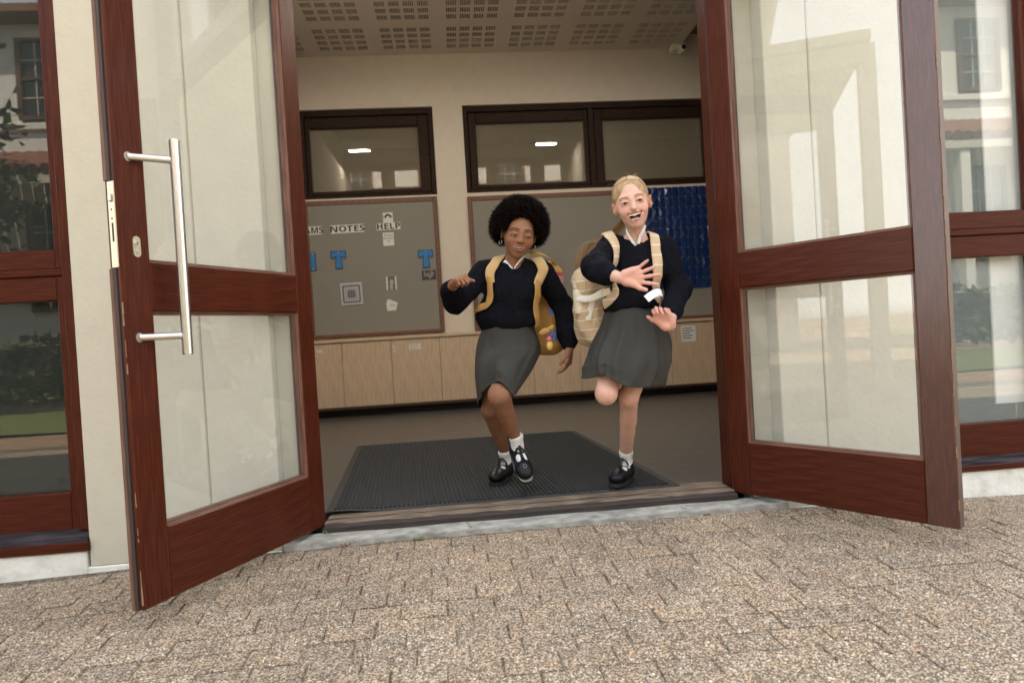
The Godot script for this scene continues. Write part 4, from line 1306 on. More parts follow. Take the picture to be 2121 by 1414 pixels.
# ------------------------------------------------------------------ people
func hand(F: Field, wrist: Vector3, dir: Vector3, nrm: Vector3, right: bool, sc: float, spread: Array, curl: Array, thumb: Array):
	# dir runs along the fingers, nrm leaves the palm; index finger first; curl per finger: three joint angles in degrees
	dir = dir.normalized()
	nrm = (nrm - dir * nrm.dot(dir)).normalized()
	var side := dir.cross(nrm) * (1.0 if right else -1.0)
	var lens := [0.058, 0.064, 0.059, 0.046]
	var rad := [0.0067, 0.0070, 0.0066, 0.0058]
	var palm := 0.066 * sc
	for i in 4:
		var s := (1.5 - i) * 0.0158 * sc
		var kn := wrist + dir * (palm - absf(i - 1) * 0.004 * sc) + side * s - nrm * 0.002
		F.cap(wrist + side * s * 0.55 + dir * 0.012 * sc, kn, 0.0125 * sc, 0.0102 * sc, 0.010)
		var d0 := dir.rotated(nrm, deg_to_rad(spread[i]) * (1.0 if right else -1.0))
		var c := 0.0
		var p := kn
		for j in 3:
			c += deg_to_rad(curl[i][j])
			var d := d0 * cos(c) + nrm * sin(c)
			var e: Vector3 = p + d * lens[i] * sc * [0.46, 0.30, 0.24][j]
			F.cap(p, e, rad[i] * sc * [1.05, 0.95, 0.87][j], rad[i] * sc * [0.95, 0.87, 0.74][j], 0.004)
			p = e
	# heel and ball of the thumb
	F.cap(wrist + dir * 0.014 * sc + side * 0.016 * sc + nrm * 0.003, wrist + dir * 0.036 * sc + side * 0.026 * sc + nrm * 0.005, 0.0125 * sc, 0.011 * sc, 0.012)
	F.cap(wrist + dir * 0.014 * sc - side * 0.016 * sc + nrm * 0.002, wrist + dir * 0.04 * sc - side * 0.021 * sc + nrm * 0.002, 0.011 * sc, 0.010 * sc, 0.012)
	var tp := wrist + dir * 0.036 * sc + side * 0.026 * sc + nrm * 0.005
	var td: Vector3 = (dir * cos(deg_to_rad(thumb[0])) + side * sin(deg_to_rad(thumb[0])) + nrm * thumb[1]).normalized()
	var t1: Vector3 = tp + td * 0.026 * sc
	var td2: Vector3 = (td + dir * thumb[2] + nrm * thumb[3]).normalized()
	F.cap(tp, t1, 0.0098 * sc, 0.0085 * sc, 0.008)
	F.cap(t1, t1 + td2 * 0.022 * sc, 0.0084 * sc, 0.0068 * sc, 0.004)

func head_field(h: Dictionary) -> Field:
	# local axes: x to the viewer's right, y up, z out of the face; origin between the eyes, at the middle of the skull
	var F := Field.new()
	var s: float = h.get("wide", 1.0)
	F.ell(Vector3(0, 0.032, -0.022), Vector3(0.072 * s, 0.078, 0.090), 0.02)
	F.ell(Vector3(0, -0.020, 0.010), Vector3(0.064 * s, 0.070, 0.070), 0.03)
	F.ell(Vector3(0, -0.062, 0.022), Vector3(0.043 * s, 0.042, 0.050), 0.03)
	F.ell(Vector3(0, -0.094, 0.052), Vector3(0.017, 0.013, 0.016), 0.028)
	for q in [-1.0, 1.0]:
		F.ell(Vector3(q * 0.038 * s, -0.030, 0.052), Vector3(0.022, 0.019, 0.018), 0.024)
		F.ell(Vector3(q * 0.030, 0.023, 0.068), Vector3(0.022, 0.007, 0.009), 0.022)
	# sockets
	for q in [-1.0, 1.0]: F.ell(Vector3(q * 0.0310, 0.002, 0.0955), Vector3(0.0180, 0.012, 0.016), 0.020, 1)
	# nose
	var nz: float = h.nose
	F.cap(Vector3(0, 0.008, 0.0745), Vector3(0, -0.024, 0.086 + nz * 0.4), 0.0055, 0.0075, 0.018)
	F.ell(Vector3(0, -0.029, 0.087 + nz * 0.5), Vector3(0.0088 * h.nw, 0.0075, 0.0088), 0.010)
	for q in [-1.0, 1.0]: F.ell(Vector3(q * 0.0100 * h.nw, -0.0315, 0.0815), Vector3(0.0068 * h.nw, 0.0062, 0.008), 0.006)
	for q in [-1.0, 1.0]: F.ell(Vector3(q * 0.0055 * h.nw, -0.0365, 0.0865), Vector3(0.0022, 0.0017, 0.003), 0.002, 1)
	# lids over the eyeballs
	for q in [-1.0, 1.0]:
		F.ell(Vector3(q * 0.0315, 0.002 + h.eye_y * 0.7, 0.0685), Vector3(0.0180, 0.0138, 0.0125), 0.006)
		F.ell(Vector3(q * 0.0315, h.eye_y, 0.082), Vector3(0.0148, h.eye_h, 0.012), 0.002, 1, Basis(), h.get("eye_bend", -6.0))
	# mouth: lips round an opening that curves up at its corners
	var mo: Dictionary = h.mouth
	F.ell(Vector3(0, mo.y, 0.067), Vector3(mo.a + 0.008, mo.b + 0.006 + mo.get("full", 0.0062) * 0.55, 0.0152), 0.010, 0, Basis(), mo.bend)
	F.ell(Vector3(0, mo.y - mo.b - 0.002, 0.076), Vector3(mo.a * 0.66, mo.get("full", 0.0062), 0.0085 + mo.get("full", 0.0062) - 0.0062), 0.006, 0, Basis(), mo.bend)
	F.ell(Vector3(0, mo.y, 0.078), Vector3(mo.a, mo.b, 0.026), 0.004, 1, Basis(), mo.bend)
	if mo.has("drop"):
		F.ell(Vector3(0, mo.y - mo.drop, 0.067), Vector3(mo.a * 0.74 + 0.006, mo.b2 + 0.0070, 0.0150), 0.012, 0, Basis(), mo.bend)
		F.ell(Vector3(0, mo.y, 0.078), Vector3(mo.a, mo.b, 0.026), 0.005, 1, Basis(), mo.bend)
		F.ell(Vector3(0, mo.y - mo.drop, 0.078), Vector3(mo.a * 0.74, mo.b2, 0.026), 0.006, 1, Basis(), mo.bend)
	# smile folds
	for q in [-1.0, 1.0]: F.cap(Vector3(q * 0.0185 * h.nw, -0.034, 0.0855), Vector3(q * (mo.a + 0.010), mo.y + 0.004, 0.0715), 0.0017, 0.0020, 0.010, 1)
	# ears
	for q in [-1.0, 1.0]:
		var eb := Basis.from_euler(Vector3(0.15, q * h.ear_out, q * -0.12))
		F.ell(Vector3(q * (0.0745 * s + h.ear_x), -0.008, -0.012), Vector3(0.0075, 0.0285, 0.0175), 0.007, 0, eb)
		F.ell(Vector3(q * (0.0795 * s + h.ear_x), -0.005, -0.006), Vector3(0.0045, 0.016, 0.0095), 0.004, 1, eb)
	# throat
	F.cap(Vector3(0, -0.06, -0.02), h.neck, 0.046 * h.get("nr", 1.0), 0.043 * h.get("nr", 1.0), 0.025)
	return F

var blotch := FastNoiseLite.new()

func mouth_e(p: Vector3, mo: Dictionary) -> float:
	var y: float = p.y - mo.y - mo.bend * p.x * p.x
	var e := sqrt(pow(p.x / mo.a, 2) + pow(y / mo.b, 2))
	if mo.has("drop"): e = minf(e, sqrt(pow(p.x / (mo.a * 0.74), 2) + pow((y + mo.drop) / mo.b2, 2)))
	return e

func face_color(p: Vector3, n: Vector3, h: Dictionary) -> Color:
	var c: Color = (h.skin as Color) * (1.0 + 0.09 * blotch.get_noise_3d(p.x * 45.0, p.y * 45.0, p.z * 45.0) + 0.08 * blotch.get_noise_3d(p.x * 240.0, p.y * 240.0, p.z * 240.0))
	var mo: Dictionary = h.mouth
	# warmth of cheeks, nose, ears
	var w := 0.0
	for q in [-1.0, 1.0]: w += exp(-(p - Vector3(q * 0.040, -0.032, 0.065)).length_squared() / 0.0005)
	w += 0.7 * exp(-(p - Vector3(0, -0.032, 0.095)).length_squared() / 0.00018)
	if absf(p.x) > 0.073 and p.y < 0.03 and p.z < 0.02: w += 0.7
	c = c.lerp(h.blush, clampf(w, 0, 1) * 0.55)
	if p.z > 0.045:
		var e := mouth_e(p, mo)
		var y: float = p.y - mo.y - mo.bend * p.x * p.x
		var lipw: float = (0.0062 if y > 0 else 0.0068)
		var d: float = (e - 1.0) * (mo.b + (mo.a - mo.b) * absf(p.x) / (mo.a + 0.01))
		if e < 1.02 and p.z < 0.0775 - p.x * p.x * 5.0: c = h.inner
		elif d < lipw and absf(p.x) < mo.a + 0.005: c = h.lip.lerp(c, smoothstep(0.6, 1.0, d / lipw))
	for q in [-1.0, 1.0]:
		var ed := Vector2((p.x - q * 0.0315) / 0.017, (p.y - h.eye_y - h.get("eye_bend", -6.0) * pow(p.x - q * 0.0315, 2)) / (h.eye_h + 0.0065)).length()
		if p.z > 0.05 and ed < 1.0: c = c.lerp(h.lid, (1.0 - ed) * 0.9)
	return c

func person(called: String, label: String, at: Vector3) -> Node3D:
	return thing(called, label, "person", at)

func skin_mat(ss := 0.12) -> StandardMaterial3D:
	var m := VC(0.55); m.subsurf_scatter_enabled = ss > 0; m.subsurf_scatter_strength = ss
	m.metallic_specular = 0.32
	return m

func face_parts(o: Node3D, h: Dictionary, F: Field, X: Transform3D):
	var mo: Dictionary = h.mouth
	# eyeballs with iris and pupil
	for q in [-1.0, 1.0]:
		var m := MB.new()
		var c := Vector3(q * 0.0315, h.eye_y * 0.75 + 0.0005, 0.0652)
		m.xf = X
		var look: Vector3 = h.gaze
		var ba := Basis(Quaternion(Vector3.UP, look.normalized()))
		m.ball(c, Vector3.ONE * 0.0115, ba, 16, 14)
		for k in m.v.size():
			var a := acos(clampf((ba.inverse() * (X.affine_inverse() * m.v[k] - c)).normalized().y, -1, 1))
			m.c[k] = Color(0.01, 0.008, 0.007) if a < 0.24 else (h.iris if a < 0.56 else Color(0.62, 0.6, 0.57))
		var em := VC(0.12)
		part("eye", m, em, o)
		# lash line
		var l := MB.new(); l.xf = X
		var pts := []
		for k in 9:
			var x: float = (k / 4.0 - 1.0) * 0.0138 + q * 0.0006
			var p := Vector3(q * 0.0315 + x, h.eye_y + h.get("eye_bend", -6.0) * x * x + h.eye_h * sqrt(maxf(0, 1.0 - pow(x / 0.0145, 2))) + 0.0004, 0.09)
			pts.append(F.snap(p, 0.0004))
		l.tube(pts, [0.0005, 0.0012, 0.0017, 0.0019, 0.0019, 0.0019, 0.0017, 0.0012, 0.0005], 6)
		part("eyelash", l, M(h.lash.r, h.lash.g, h.lash.b, 0.8), o)
		# brow
		var b := MB.new(); b.xf = X
		pts = []
		for k in 9:
			var u := k / 8.0
			pts.append(F.snap(Vector3(q * (0.0135 + u * 0.036), 0.0215 + h.brow + 0.0048 * sin(u * 2.9) - 0.0015 * u, 0.09 - u * 0.02), 0.0005))
		b.tube(pts, [0.0008, 0.0018, 0.0022, 0.0023, 0.0022, 0.002, 0.0017, 0.0012, 0.0005], 6)
		part("eyebrow", b, M(h.browc.r, h.browc.g, h.browc.b, 0.9), o)
	# teeth: each its own rounded block along the arch
	var tm := M(0.74, 0.70, 0.63, 0.25)
	for k in 8:
		var x: float = (k - 3.5) * mo.a * 0.222
		var m := MB.new(); m.xf = X
		var hh: float = mo.teeth * (1.0 if absf(k - 3.5) < 1.5 else 0.85)
		hh *= 0.72 + 0.28 * sqrt(1.0 - pow(x / mo.a, 2))
		m.box(Vector3(x, mo.y + mo.bend * x * x + mo.b * 0.97 * sqrt(1.0 - pow(x / mo.a, 2)) - hh, 0.0722 - x * x * 13.0), Vector3(mo.a * 0.110, hh, 0.003), 0.0007, Basis(Vector3.UP, x * 12.0))
		part("tooth", m, tm, o)
	if mo.lower > 0:
		for k in 7:
			var x: float = (k - 3.0) * mo.a * 0.17
			var m := MB.new(); m.xf = X
			m.box(Vector3(x, mo.y + mo.bend * x * x - mo.get("low", mo.b * 0.8), 0.0735 - x * x * 11.0), Vector3(mo.a * 0.0845, mo.lower, 0.003), 0.0007, Basis(Vector3.UP, x * 12.0))
			part("lower_tooth", m, tm, o)
		var tg := MB.new(); tg.xf = X
		tg.ball(Vector3(0, mo.y - mo.get("low", mo.b) * 0.7, 0.057), Vector3(mo.a * 0.6, 0.006, 0.014))
		part("tongue", tg, M(0.42, 0.12, 0.10, 0.35), o)

# a strap lying on cloth: path is snapped to the field, cut to width along side
func ribbon(F: Field, path: Array, width: float, off: float, thick: float, side_hint := Vector3.ZERO, snapped := true) -> MB:
	var pts := spline(path, 7)
	var m := MB.new()
	var rows := []
	for i in pts.size():
		var p: Vector3 = pts[i]
		if snapped: p = F.snap(p, off)
		var n := F.grad(p, F.all) if snapped else side_hint.normalized()
		var tg: Vector3 = (pts[mini(i + 1, pts.size() - 1)] - pts[maxi(i - 1, 0)]).normalized()
		var sd := tg.cross(n).normalized()
		n = sd.cross(tg).normalized()
		var row := PackedVector3Array()
		var top := []
		for k in 5:
			var u := (k - 2.0) / 2.0
			var e := p + sd * u * width * 0.5
			if snapped: e = F.snap(e, off) if F.ev(e, F.all) < off else e
			top.append(e)
		for k in 5: row.append(top[k] + n * thick * (1.0 if k in [1, 2, 3] else 0.7))
		for k in 5: row.append(top[4 - k] - n * 0.001)
		rows.append(row)
	for it in 3:
		var sm := []
		for i in rows.size():
			var r := PackedVector3Array()
			for k in 10: r.append((rows[maxi(i - 1, 0)][k] + rows[i][k] * 2.0 + rows[mini(i + 1, rows.size() - 1)][k]) / 4.0)
			sm.append(r)
		rows = sm
	m.grid(rows, true, true)
	for e in [0, rows.size() - 1]:
		for k in 4: m.q(rows[e][k], rows[e][k + 1], rows[e][8 - k], rows[e][9 - k])
	return m

# cloth lofted through rings of control points (each a closed ring), with folds running down
func skirt_mesh(rings: Array, folds: float, sd: int, nf: float) -> MB:
	var f := FastNoiseLite.new(); f.seed = sd; f.frequency = 1.0; f.fractal_octaves = 2
	var rows := []
	var nu := 72
	var nv := 10 * (rings.size() - 1)
	var dense := []
	for r in rings:
		var row := []
		var n: int = r.size()
		for k in nu:
			var u := float(k) / nu * n
			var i := int(u)
			row.append((r[i % n] as Vector3).cubic_interpolate(r[(i + 1) % n], r[(i - 1 + n) % n], r[(i + 2) % n], u - i))
		dense.append(row)
	for j in nv + 1:
		var v := float(j) / nv * (rings.size() - 1)
		var i := mini(int(v), rings.size() - 2)
		var row := PackedVector3Array()
		for k in nu:
			var p: Vector3 = (dense[i][k] as Vector3).cubic_interpolate(dense[i + 1][k], dense[maxi(i - 1, 0)][k], dense[mini(i + 2, rings.size() - 1)][k], v - i)
			row.append(p)
		var c := Vector3.ZERO
		for p in row: c += p
		c /= nu
		var t := float(j) / nv
		for k in nu:
			var a := TAU * k / nu
			var d := (row[k] - c); d.y *= 0.2
			row[k] += d.normalized() * folds * smoothstep(0.05, 0.7, t) * (f.get_noise_3d(cos(a) * nf, sin(a) * nf, t * 0.9) * 1.6)
		rows.append(row)
	# hem turned in
	var last: PackedVector3Array = rows[-1]
	var c2 := Vector3.ZERO
	for p in last: c2 += p
	c2 /= nu
	var inr := PackedVector3Array(); var up := PackedVector3Array()
	for k in nu:
		inr.append(last[k].lerp(c2, 0.035)); up.append(last[k].lerp(c2, 0.04) + Vector3(0, 0.05, 0))
	rows.append(inr); rows.append(up)
	var m := MB.new(); m.grid(rows, true, false)
	return m

# T-bar school shoe with sock; local +z to the toe, sole at y = 0
func shoe_and_sock(o: Node3D, X: Transform3D, inner: float, ankle: Vector3, light_welt: bool):
	# sock first, in world space through X
	var S := Field.new()
	S.cap(Vector3(0, 0.040, -0.010), Vector3(0, 0.036, 0.085), 0.0285, 0.0265, 0.02)
	S.cap(Vector3(0, 0.045, -0.015), Vector3(0, 0.075, -0.020), 0.031, 0.029, 0.02)
	var top := X.affine_inverse() * ankle
	S.cap(Vector3(0, 0.075, -0.020), top, 0.0275, 0.0315, 0.012)
	var dirn := (top - Vector3(0, 0.075, -0.020)).normalized()
	S.cap(top - dirn * 0.012, top - dirn * 0.002, 0.0335, 0.0335, 0.006)
	S.plane(dirn, top, 2, 0.003)
	S.noise = FastNoiseLite.new(); S.noise.frequency = 1.0; S.namp = 0.0018; S.nscale = Vector3(20, 120, 20)
	var m := MB.new()
	S.build(Vector3(-0.09, 0.0, -0.12), Vector3(0.09, 0.2, 0.14), 0.005, m, X)
	part("sock", m, K.sock, o)
	var shoe := grp("shoe", o)
	var F := Field.new()
	F.cap(Vector3(0, 0.030, -0.016), Vector3(0.002 * inner, 0.028, 0.085), 0.0365, 0.040, 0.03)
	F.ell(Vector3(0.004 * inner, 0.026, 0.108), Vector3(0.0395, 0.0285, 0.045), 0.02)
	F.cap(Vector3(0, 0.04, -0.020), Vector3(0, 0.064, -0.024), 0.0345, 0.0325, 0.02)
	F.plane(Vector3(0, -1, 0), Vector3(0, 0.001, 0))
	F.plane(Vector3(0, 1.0, 0.0), Vector3(0, 0.076, -0.02))
	# openings either side of the bar, and the throat round the ankle
	for q in [-1.0, 1.0]: F.ell(Vector3(q * 0.0185, 0.066, 0.052), Vector3(0.0118, 0.030, 0.022), 0.004, 1)
	F.ell(Vector3(0, 0.085, -0.014), Vector3(0.029, 0.032, 0.034), 0.006, 1)
	m = MB.new()
	F.build(Vector3(-0.06, -0.01, -0.07), Vector3(0.06, 0.1, 0.17), 0.0045, m, X)
	part("upper", m, K.shoe, shoe)
	# sole: outline a little larger than the upper
	var out := PackedVector2Array()
	for k in 28:
		var a := TAU * k / 28
		var z := 0.048 + 0.106 * cos(a)
		var w := (0.0370 + 0.0055 * smoothstep(0.0, 0.12, z)) * pow(absf(sin(a)), 0.62) * signf(sin(a))
		out.append(Vector2(w + 0.003 * inner * smoothstep(0.02, 0.14, z), z))
	for lay in [[-0.0115, 0.001, 0.0], [0.001, 0.0045, -0.0015]]:
		m = MB.new(); m.xf = X * Transform3D(Basis(Vector3(1, 0, 0), Vector3(0, 0, 1), Vector3(0, -1, 0)), Vector3.ZERO)
		var pl := PackedVector2Array()
		for e in out: pl.append(Vector2(e.x * (1.0 + lay[2] * 10), 0.048 + (e.y - 0.048) * (1.0 + lay[2] * 4)))
		m.prism(pl, -lay[1], -lay[0])
		part("sole" if lay[0] < 0 else "welt", m, K.welt if light_welt and lay[0] > 0 else K.sole, shoe)
	# strap across the instep, bar down the middle, buckle outside
	m = MB.new(); m.xf = X
	var pts := []
	for k in 11:
		var a := lerpf(-0.25, PI + 0.25, k / 10.0)
		pts.append(S.snap(Vector3(cos(a) * 0.045, 0.040 + sin(a) * 0.05, 0.030 - 0.006 * sin(a)), 0.0025))
	var rows := []
	for k in pts.size():
		var r := PackedVector3Array()
		var nr: Vector3 = (pts[k] - Vector3(0, 0.035, pts[k].z)).normalized()
		for e in [[-0.0075, 0.0], [-0.006, 0.0028], [0.006, 0.0028], [0.0075, 0.0]]: r.append(pts[k] + Vector3(0, -0.15 * e[0], e[0]) + nr * e[1])
		rows.append(r)
	m.grid(rows, false, true)
	part("strap", m, K.shoe, shoe)
	m = MB.new(); m.xf = X
	rows = []
	for k in 9:
		var z := 0.012 + k * 0.0105
		var y := S.snap(Vector3(0, 0.10, z), 0.0045).y
		var w := 0.0068 + 0.0012 * maxf(0, k - 3)
		rows.append(PackedVector3Array([Vector3(-w, y - 0.004, z), Vector3(-w * 0.8, y, z), Vector3(w * 0.8, y, z), Vector3(w, y - 0.004, z)]))
	m.grid(rows, false, true)
	part("bar", m, K.shoe, shoe)
	m = MB.new(); m.xf = X
	var bc := S.snap(Vector3(-inner * 0.036, 0.068, 0.027), 0.006)
	var bb := Basis(Vector3(0, 0, 1), inner * 0.85)
	for e in [[Vector3(0.007, 0, 0), Vector3(0.001, 0.0012, 0.008)], [Vector3(-0.007, 0, 0), Vector3(0.001, 0.0012, 0.008)], [Vector3(0, 0, 0.0085), Vector3(0.008, 0.0012, 0.001)], [Vector3(0, 0, -0.0085), Vector3(0.008, 0.0012, 0.001)], [Vector3(0.002, 0.0006, 0), Vector3(0.006, 0.0008, 0.0008)]]:
		m.box(bc + bb * e[0], e[1], 0.0004, bb)
	part("buckle", m, K.silver, shoe)
	# punched flower on the vamp
	for k in 6:
		var a := TAU * k / 6
		var p := F.snap(Vector3(0.0075 * cos(a) + 0.003 * inner, 0.062, 0.108 + 0.0095 * sin(a)), 0.0002)
		m = MB.new(); m.xf = X; m.ball(p, Vector3(0.0018, 0.0006, 0.0022), Basis(), 8, 4)
		part("punched_hole", m, K.punch, shoe)

func collar(B: Field, tip: Vector3, ba: Basis, half: float, len_l: float, len_r: float, w: float, off: float, taper := 0.25) -> MB:
	# shirt collar edge showing inside the V of the jumper
	var m := MB.new()
	for q in [-1.0, 1.0]:
		var rows := []
		var L := len_l if q < 0 else len_r
		for k in 13:
			var t := k / 12.0
			var row := PackedVector3Array()
			var e := tip + ba * Vector3(q * sin(half) * L * t, cos(half) * L * t, 0.0)
			for j in 3:
				var u := j / 2.0
				var p := e - ba * Vector3(q * cos(half) * w * (u * ((0.35 if taper < 0.3 else 0.0) + 0.65 * smoothstep(0.0, taper, t)) - 0.35), -sin(half) * w * u * 0.6, 0)
				row.append(B.snap(p + ba.z * 0.02, off * (1.0 - 0.3 * u)))
			rows.append(row)
		m.grid(rows, false, q > 0)
	return m

func fabric_materials():
	var knit := Image.create(64, 64, false, Image.FORMAT_RGB8)
	for y in 64:
		for x in 64:
			var u := fposmod(x / 8.0, 1.0)
			var v := fposmod(y / 8.0 + absf(u - 0.5) * 0.9, 1.0)
			var h := 0.35 + 0.6 * sin(PI * v) * (1.0 - pow(absf(absf(u - 0.5) * 2.0 - 0.5) * 2.0, 2.0) * 0.6)
			knit.set_pixel(x, y, Color(h, h, h))
	var kt := ImageTexture.create_from_image(knit)
	K.jumper = TM(noise_tex(0.03, 4, [[0.0, 0.0044, 0.0044, 0.0064], [0.5, 0.0064, 0.0065, 0.0095], [1.0, 0.0095, 0.0096, 0.0138]], 256, 61), Vector3(6, 6, 6), 0.95, kt, 0.14)
	K.jumper.metallic_specular = 0.2
	K.skirt = TM(noise_tex(0.22, 3, [[0.0, 0.023, 0.022, 0.0185], [0.5, 0.040, 0.038, 0.032], [1.0, 0.068, 0.065, 0.055]], 256, 62), Vector3(9, 7, 9), 0.9, T.fine, 0.12)
	K.sock = TM(noise_tex(0.06, 2, [[0.0, 0.70, 0.70, 0.70], [1.0, 0.82, 0.82, 0.82]], 128, 63), Vector3(14, 14, 14), 0.95, kt, 0.1)
	K.shoe = M(0.0055, 0.0055, 0.0075, 0.38); K.shoe.metallic_specular = 0.36
	K.sole = M(0.012, 0.012, 0.012, 0.7)
	K.welt = M(0.42, 0.40, 0.36, 0.8)
	K.silver = M(0.75, 0.74, 0.7, 0.25, 1.0)
	K.punch = M(0.5, 0.5, 0.48, 0.5)
	K.shirt = M(0.70, 0.72, 0.76, 0.85)
func head_xf(origin: Vector3, fwd: Vector3, roll: float) -> Transform3D:
	var f := fwd.normalized()
	var r := Vector3.UP.cross(f).normalized()
	var u := f.cross(r)
	return Transform3D(Basis(r, u, f).rotated(f, roll), origin)

func foot_xf(origin: Vector3, dir: Vector3, up: Vector3) -> Transform3D:
	var z := dir.normalized()
	var x := up.cross(z).normalized()
	return Transform3D(Basis(x, z.cross(x), z), origin)

func settle(o: Node3D, base: Vector3):
	o.position = base
	for c in o.get_children(): (c as Node3D).position -= base

func leg(F: Field, hip: Vector3, knee: Vector3, ankle: Vector3, r: Array, back: Vector3):
	var k1 := knee.lerp(hip, 0.16)
	F.cap(hip, k1, r[0], r[1] * 1.03, 0.02)
	F.cap(k1, knee, r[1] * 1.03, r[1] * 0.97, 0.006)
	F.ell(knee - back * 0.010, Vector3(r[1] * 0.80, r[1] * 0.9, r[1] * 0.80), 0.02)
	var c0 := knee.lerp(ankle, 0.16) + back * 0.004
	var c1 := knee.lerp(ankle, 0.36) + back * 0.010
	var c2 := knee.lerp(ankle, 0.58) + back * 0.006
	F.cap(knee, c0, r[1] * 0.95, r[1] * 0.90, 0.012)
	F.cap(c0, c1, r[1] * 0.90, r[2], 0.006)
	F.cap(c1, c2, r[2], lerpf(r[2], r[3], 0.38), 0.006)
	F.cap(c2, ankle, lerpf(r[2], r[3], 0.38), r[3], 0.006)

func build_blonde_girl():
	var o := person("person", "fair haired girl in dark jumper laughing, hand stretched out, striped cream backpack", Vector3.ZERO)
	var X := head_xf(Vector3(0.489, 1.383, 0.092), Vector3(-0.24, -0.10, 0.96), deg_to_rad(8.5))
	var nb := Vector3(0.522, 1.228, 0.018)
	var h := {"skin": Color(0.61, 0.37, 0.285), "blush": Color(0.65, 0.275, 0.215), "lip": Color(0.50, 0.20, 0.165), "inner": Color(0.085, 0.016, 0.014), "lid": Color(0.36, 0.19, 0.13), "nose": 0.008, "nw": 0.88, "eye_y": 0.0, "eye_h": 0.0042, "eye_bend": -12.0, "ear_out": 0.55, "ear_x": 0.004, "brow": 0.001, "browc": Color(0.30, 0.17, 0.085), "lash": Color(0.05, 0.03, 0.02), "iris": Color(0.10, 0.13, 0.15), "gaze": Vector3(0.05, -0.05, 1.0), "neck": X.affine_inverse() * nb, "nr": 0.9, "wide": 0.97,
		"mouth": {"y": -0.0560, "a": 0.0290, "b": 0.0086, "bend": 9.0, "drop": 0.0085, "b2": 0.0128, "low": 0.0165, "teeth": 0.0052, "lower": 0.0017}}
	var HF := head_field(h)
	var m := MB.new()
	HF.build(Vector3(-0.10, -0.175, -0.13), Vector3(0.10, 0.125, 0.12), 0.0026, m, X, func(p, n): return face_color(p, n, h))
	# body and limbs
	var F := Field.new()
	F.cap(nb + Vector3(0, -0.01, 0), nb + Vector3(-0.012, 0.07, 0.03), 0.045, 0.040, 0.03)
	F.cap(Vector3(0.44, 1.205, 0.0), Vector3(0.61, 1.193, 0.0), 0.036, 0.036, 0.05)
	F.cap(Vector3(0.475, 1.11, 0.0), Vector3(0.565, 1.105, 0.0), 0.064, 0.064, 0.05)
	F.cap(Vector3(0.46, 0.95, -0.03), Vector3(0.52, 0.945, -0.03), 0.062, 0.062, 0.05)
	F.cap(Vector3(0.495, 0.95, -0.03), Vector3(0.52, 1.11, 0.0), 0.068, 0.07, 0.05)
	F.cap(Vector3(0.44, 0.81, -0.03), Vector3(0.55, 0.81, -0.03), 0.075, 0.075, 0.05)
	F.cap(Vector3(0.405, 1.21, 0.005), Vector3(0.300, 1.112, 0.13), 0.040, 0.033, 0.012)
	F.cap(Vector3(0.300, 1.112, 0.13), Vector3(0.366, 1.050, 0.30), 0.033, 0.0225, 0.006)
	F.cap(Vector3(0.65, 1.195, 0.0), Vector3(0.706, 1.008, 0.0), 0.040, 0.033, 0.012)
	F.cap(Vector3(0.706, 1.008, 0.0), Vector3(0.590, 0.862, 0.20), 0.033, 0.0225, 0.006)
	leg(F, Vector3(0.425, 0.80, -0.03), Vector3(0.324, 0.575, 0.115), Vector3(0.400, 0.625, -0.20), [0.07, 0.047, 0.042, 0.030], Vector3(0, -0.7, -0.3))
	leg(F, Vector3(0.560, 0.80, -0.03), Vector3(0.443, 0.545, 0.03), Vector3(0.488, 0.235, -0.266), [0.07, 0.0435, 0.039, 0.029], Vector3(0.5, -0.2, -0.85).normalized())
	F.cap(Vector3(0.488, 0.235, -0.266), Vector3(0.486, 0.17, -0.262), 0.027, 0.024, 0.01)
	var skin := func(p, n): return (h.skin as Color).lerp(h.blush, 0.5 * clampf(exp(-(p - Vector3(0.324, 0.565, 0.15)).length_squared() / 0.002) + 0.8 * exp(-(p - Vector3(0.443, 0.535, 0.07)).length_squared() / 0.0015), 0, 1) * 0.45)
	var skin_n := func(p: Vector3, n: Vector3) -> Color: return skin.call(p, n) * (1.0 + 0.09 * blotch.get_noise_3d(p.x * 28.0, p.y * 28.0, p.z * 28.0))
	F.build(Vector3(0.2, 0.1, -0.33), Vector3(0.78, 1.34, 0.34), 0.009, m, Transform3D(), skin_n)
	var hskin := func(p, n): return (h.skin as Color).lerp(h.blush, 0.35)
	var H1 := Field.new()
	H1.cap(Vector3(0.345, 1.066, 0.25), Vector3(0.368, 1.049, 0.302), 0.0245, 0.021, 0.02)
	hand(H1, Vector3(0.370, 1.048, 0.305), Vector3(0.93, 0.10, 0.30), Vector3(-0.28, -0.10, 0.95), true, 1.16, [-17, -1, 12, 29], [[4, 6, 4], [2, 4, 4], [4, 6, 6], [8, 8, 8]], [40, 0.15, 0.55, 0.0])
	H1.build(Vector3(0.3, 0.95, 0.2), Vector3(0.58, 1.17, 0.45), 0.003, m, Transform3D(), hskin)
	var H2 := Field.new()
	H2.cap(Vector3(0.615, 0.893, 0.155), Vector3(0.586, 0.853, 0.21), 0.0245, 0.021, 0.02)
	H2.cap(Vector3(0.586, 0.853, 0.21), Vector3(0.566, 0.846, 0.228), 0.021, 0.02, 0.02)
	hand(H2, Vector3(0.578, 0.846, 0.222), Vector3(-0.48, 0.84, 0.22), Vector3(-0.32, -0.18, 0.93), false, 1.1, [6, 0, -6, -12], [[22, 55, 35], [26, 62, 40], [34, 66, 42], [42, 66, 40]], [34, 0.25, 0.5, 0.1])
	H2.build(Vector3(0.42, 0.80, 0.12), Vector3(0.66, 1.01, 0.36), 0.003, m, Transform3D(), hskin)
	part("body", m, skin_mat(0.10), o)
	face_parts(o, h, HF, X)
	# hair: smooth cap drawn back from a middle parting, with combed streaks
	var A := Field.new()
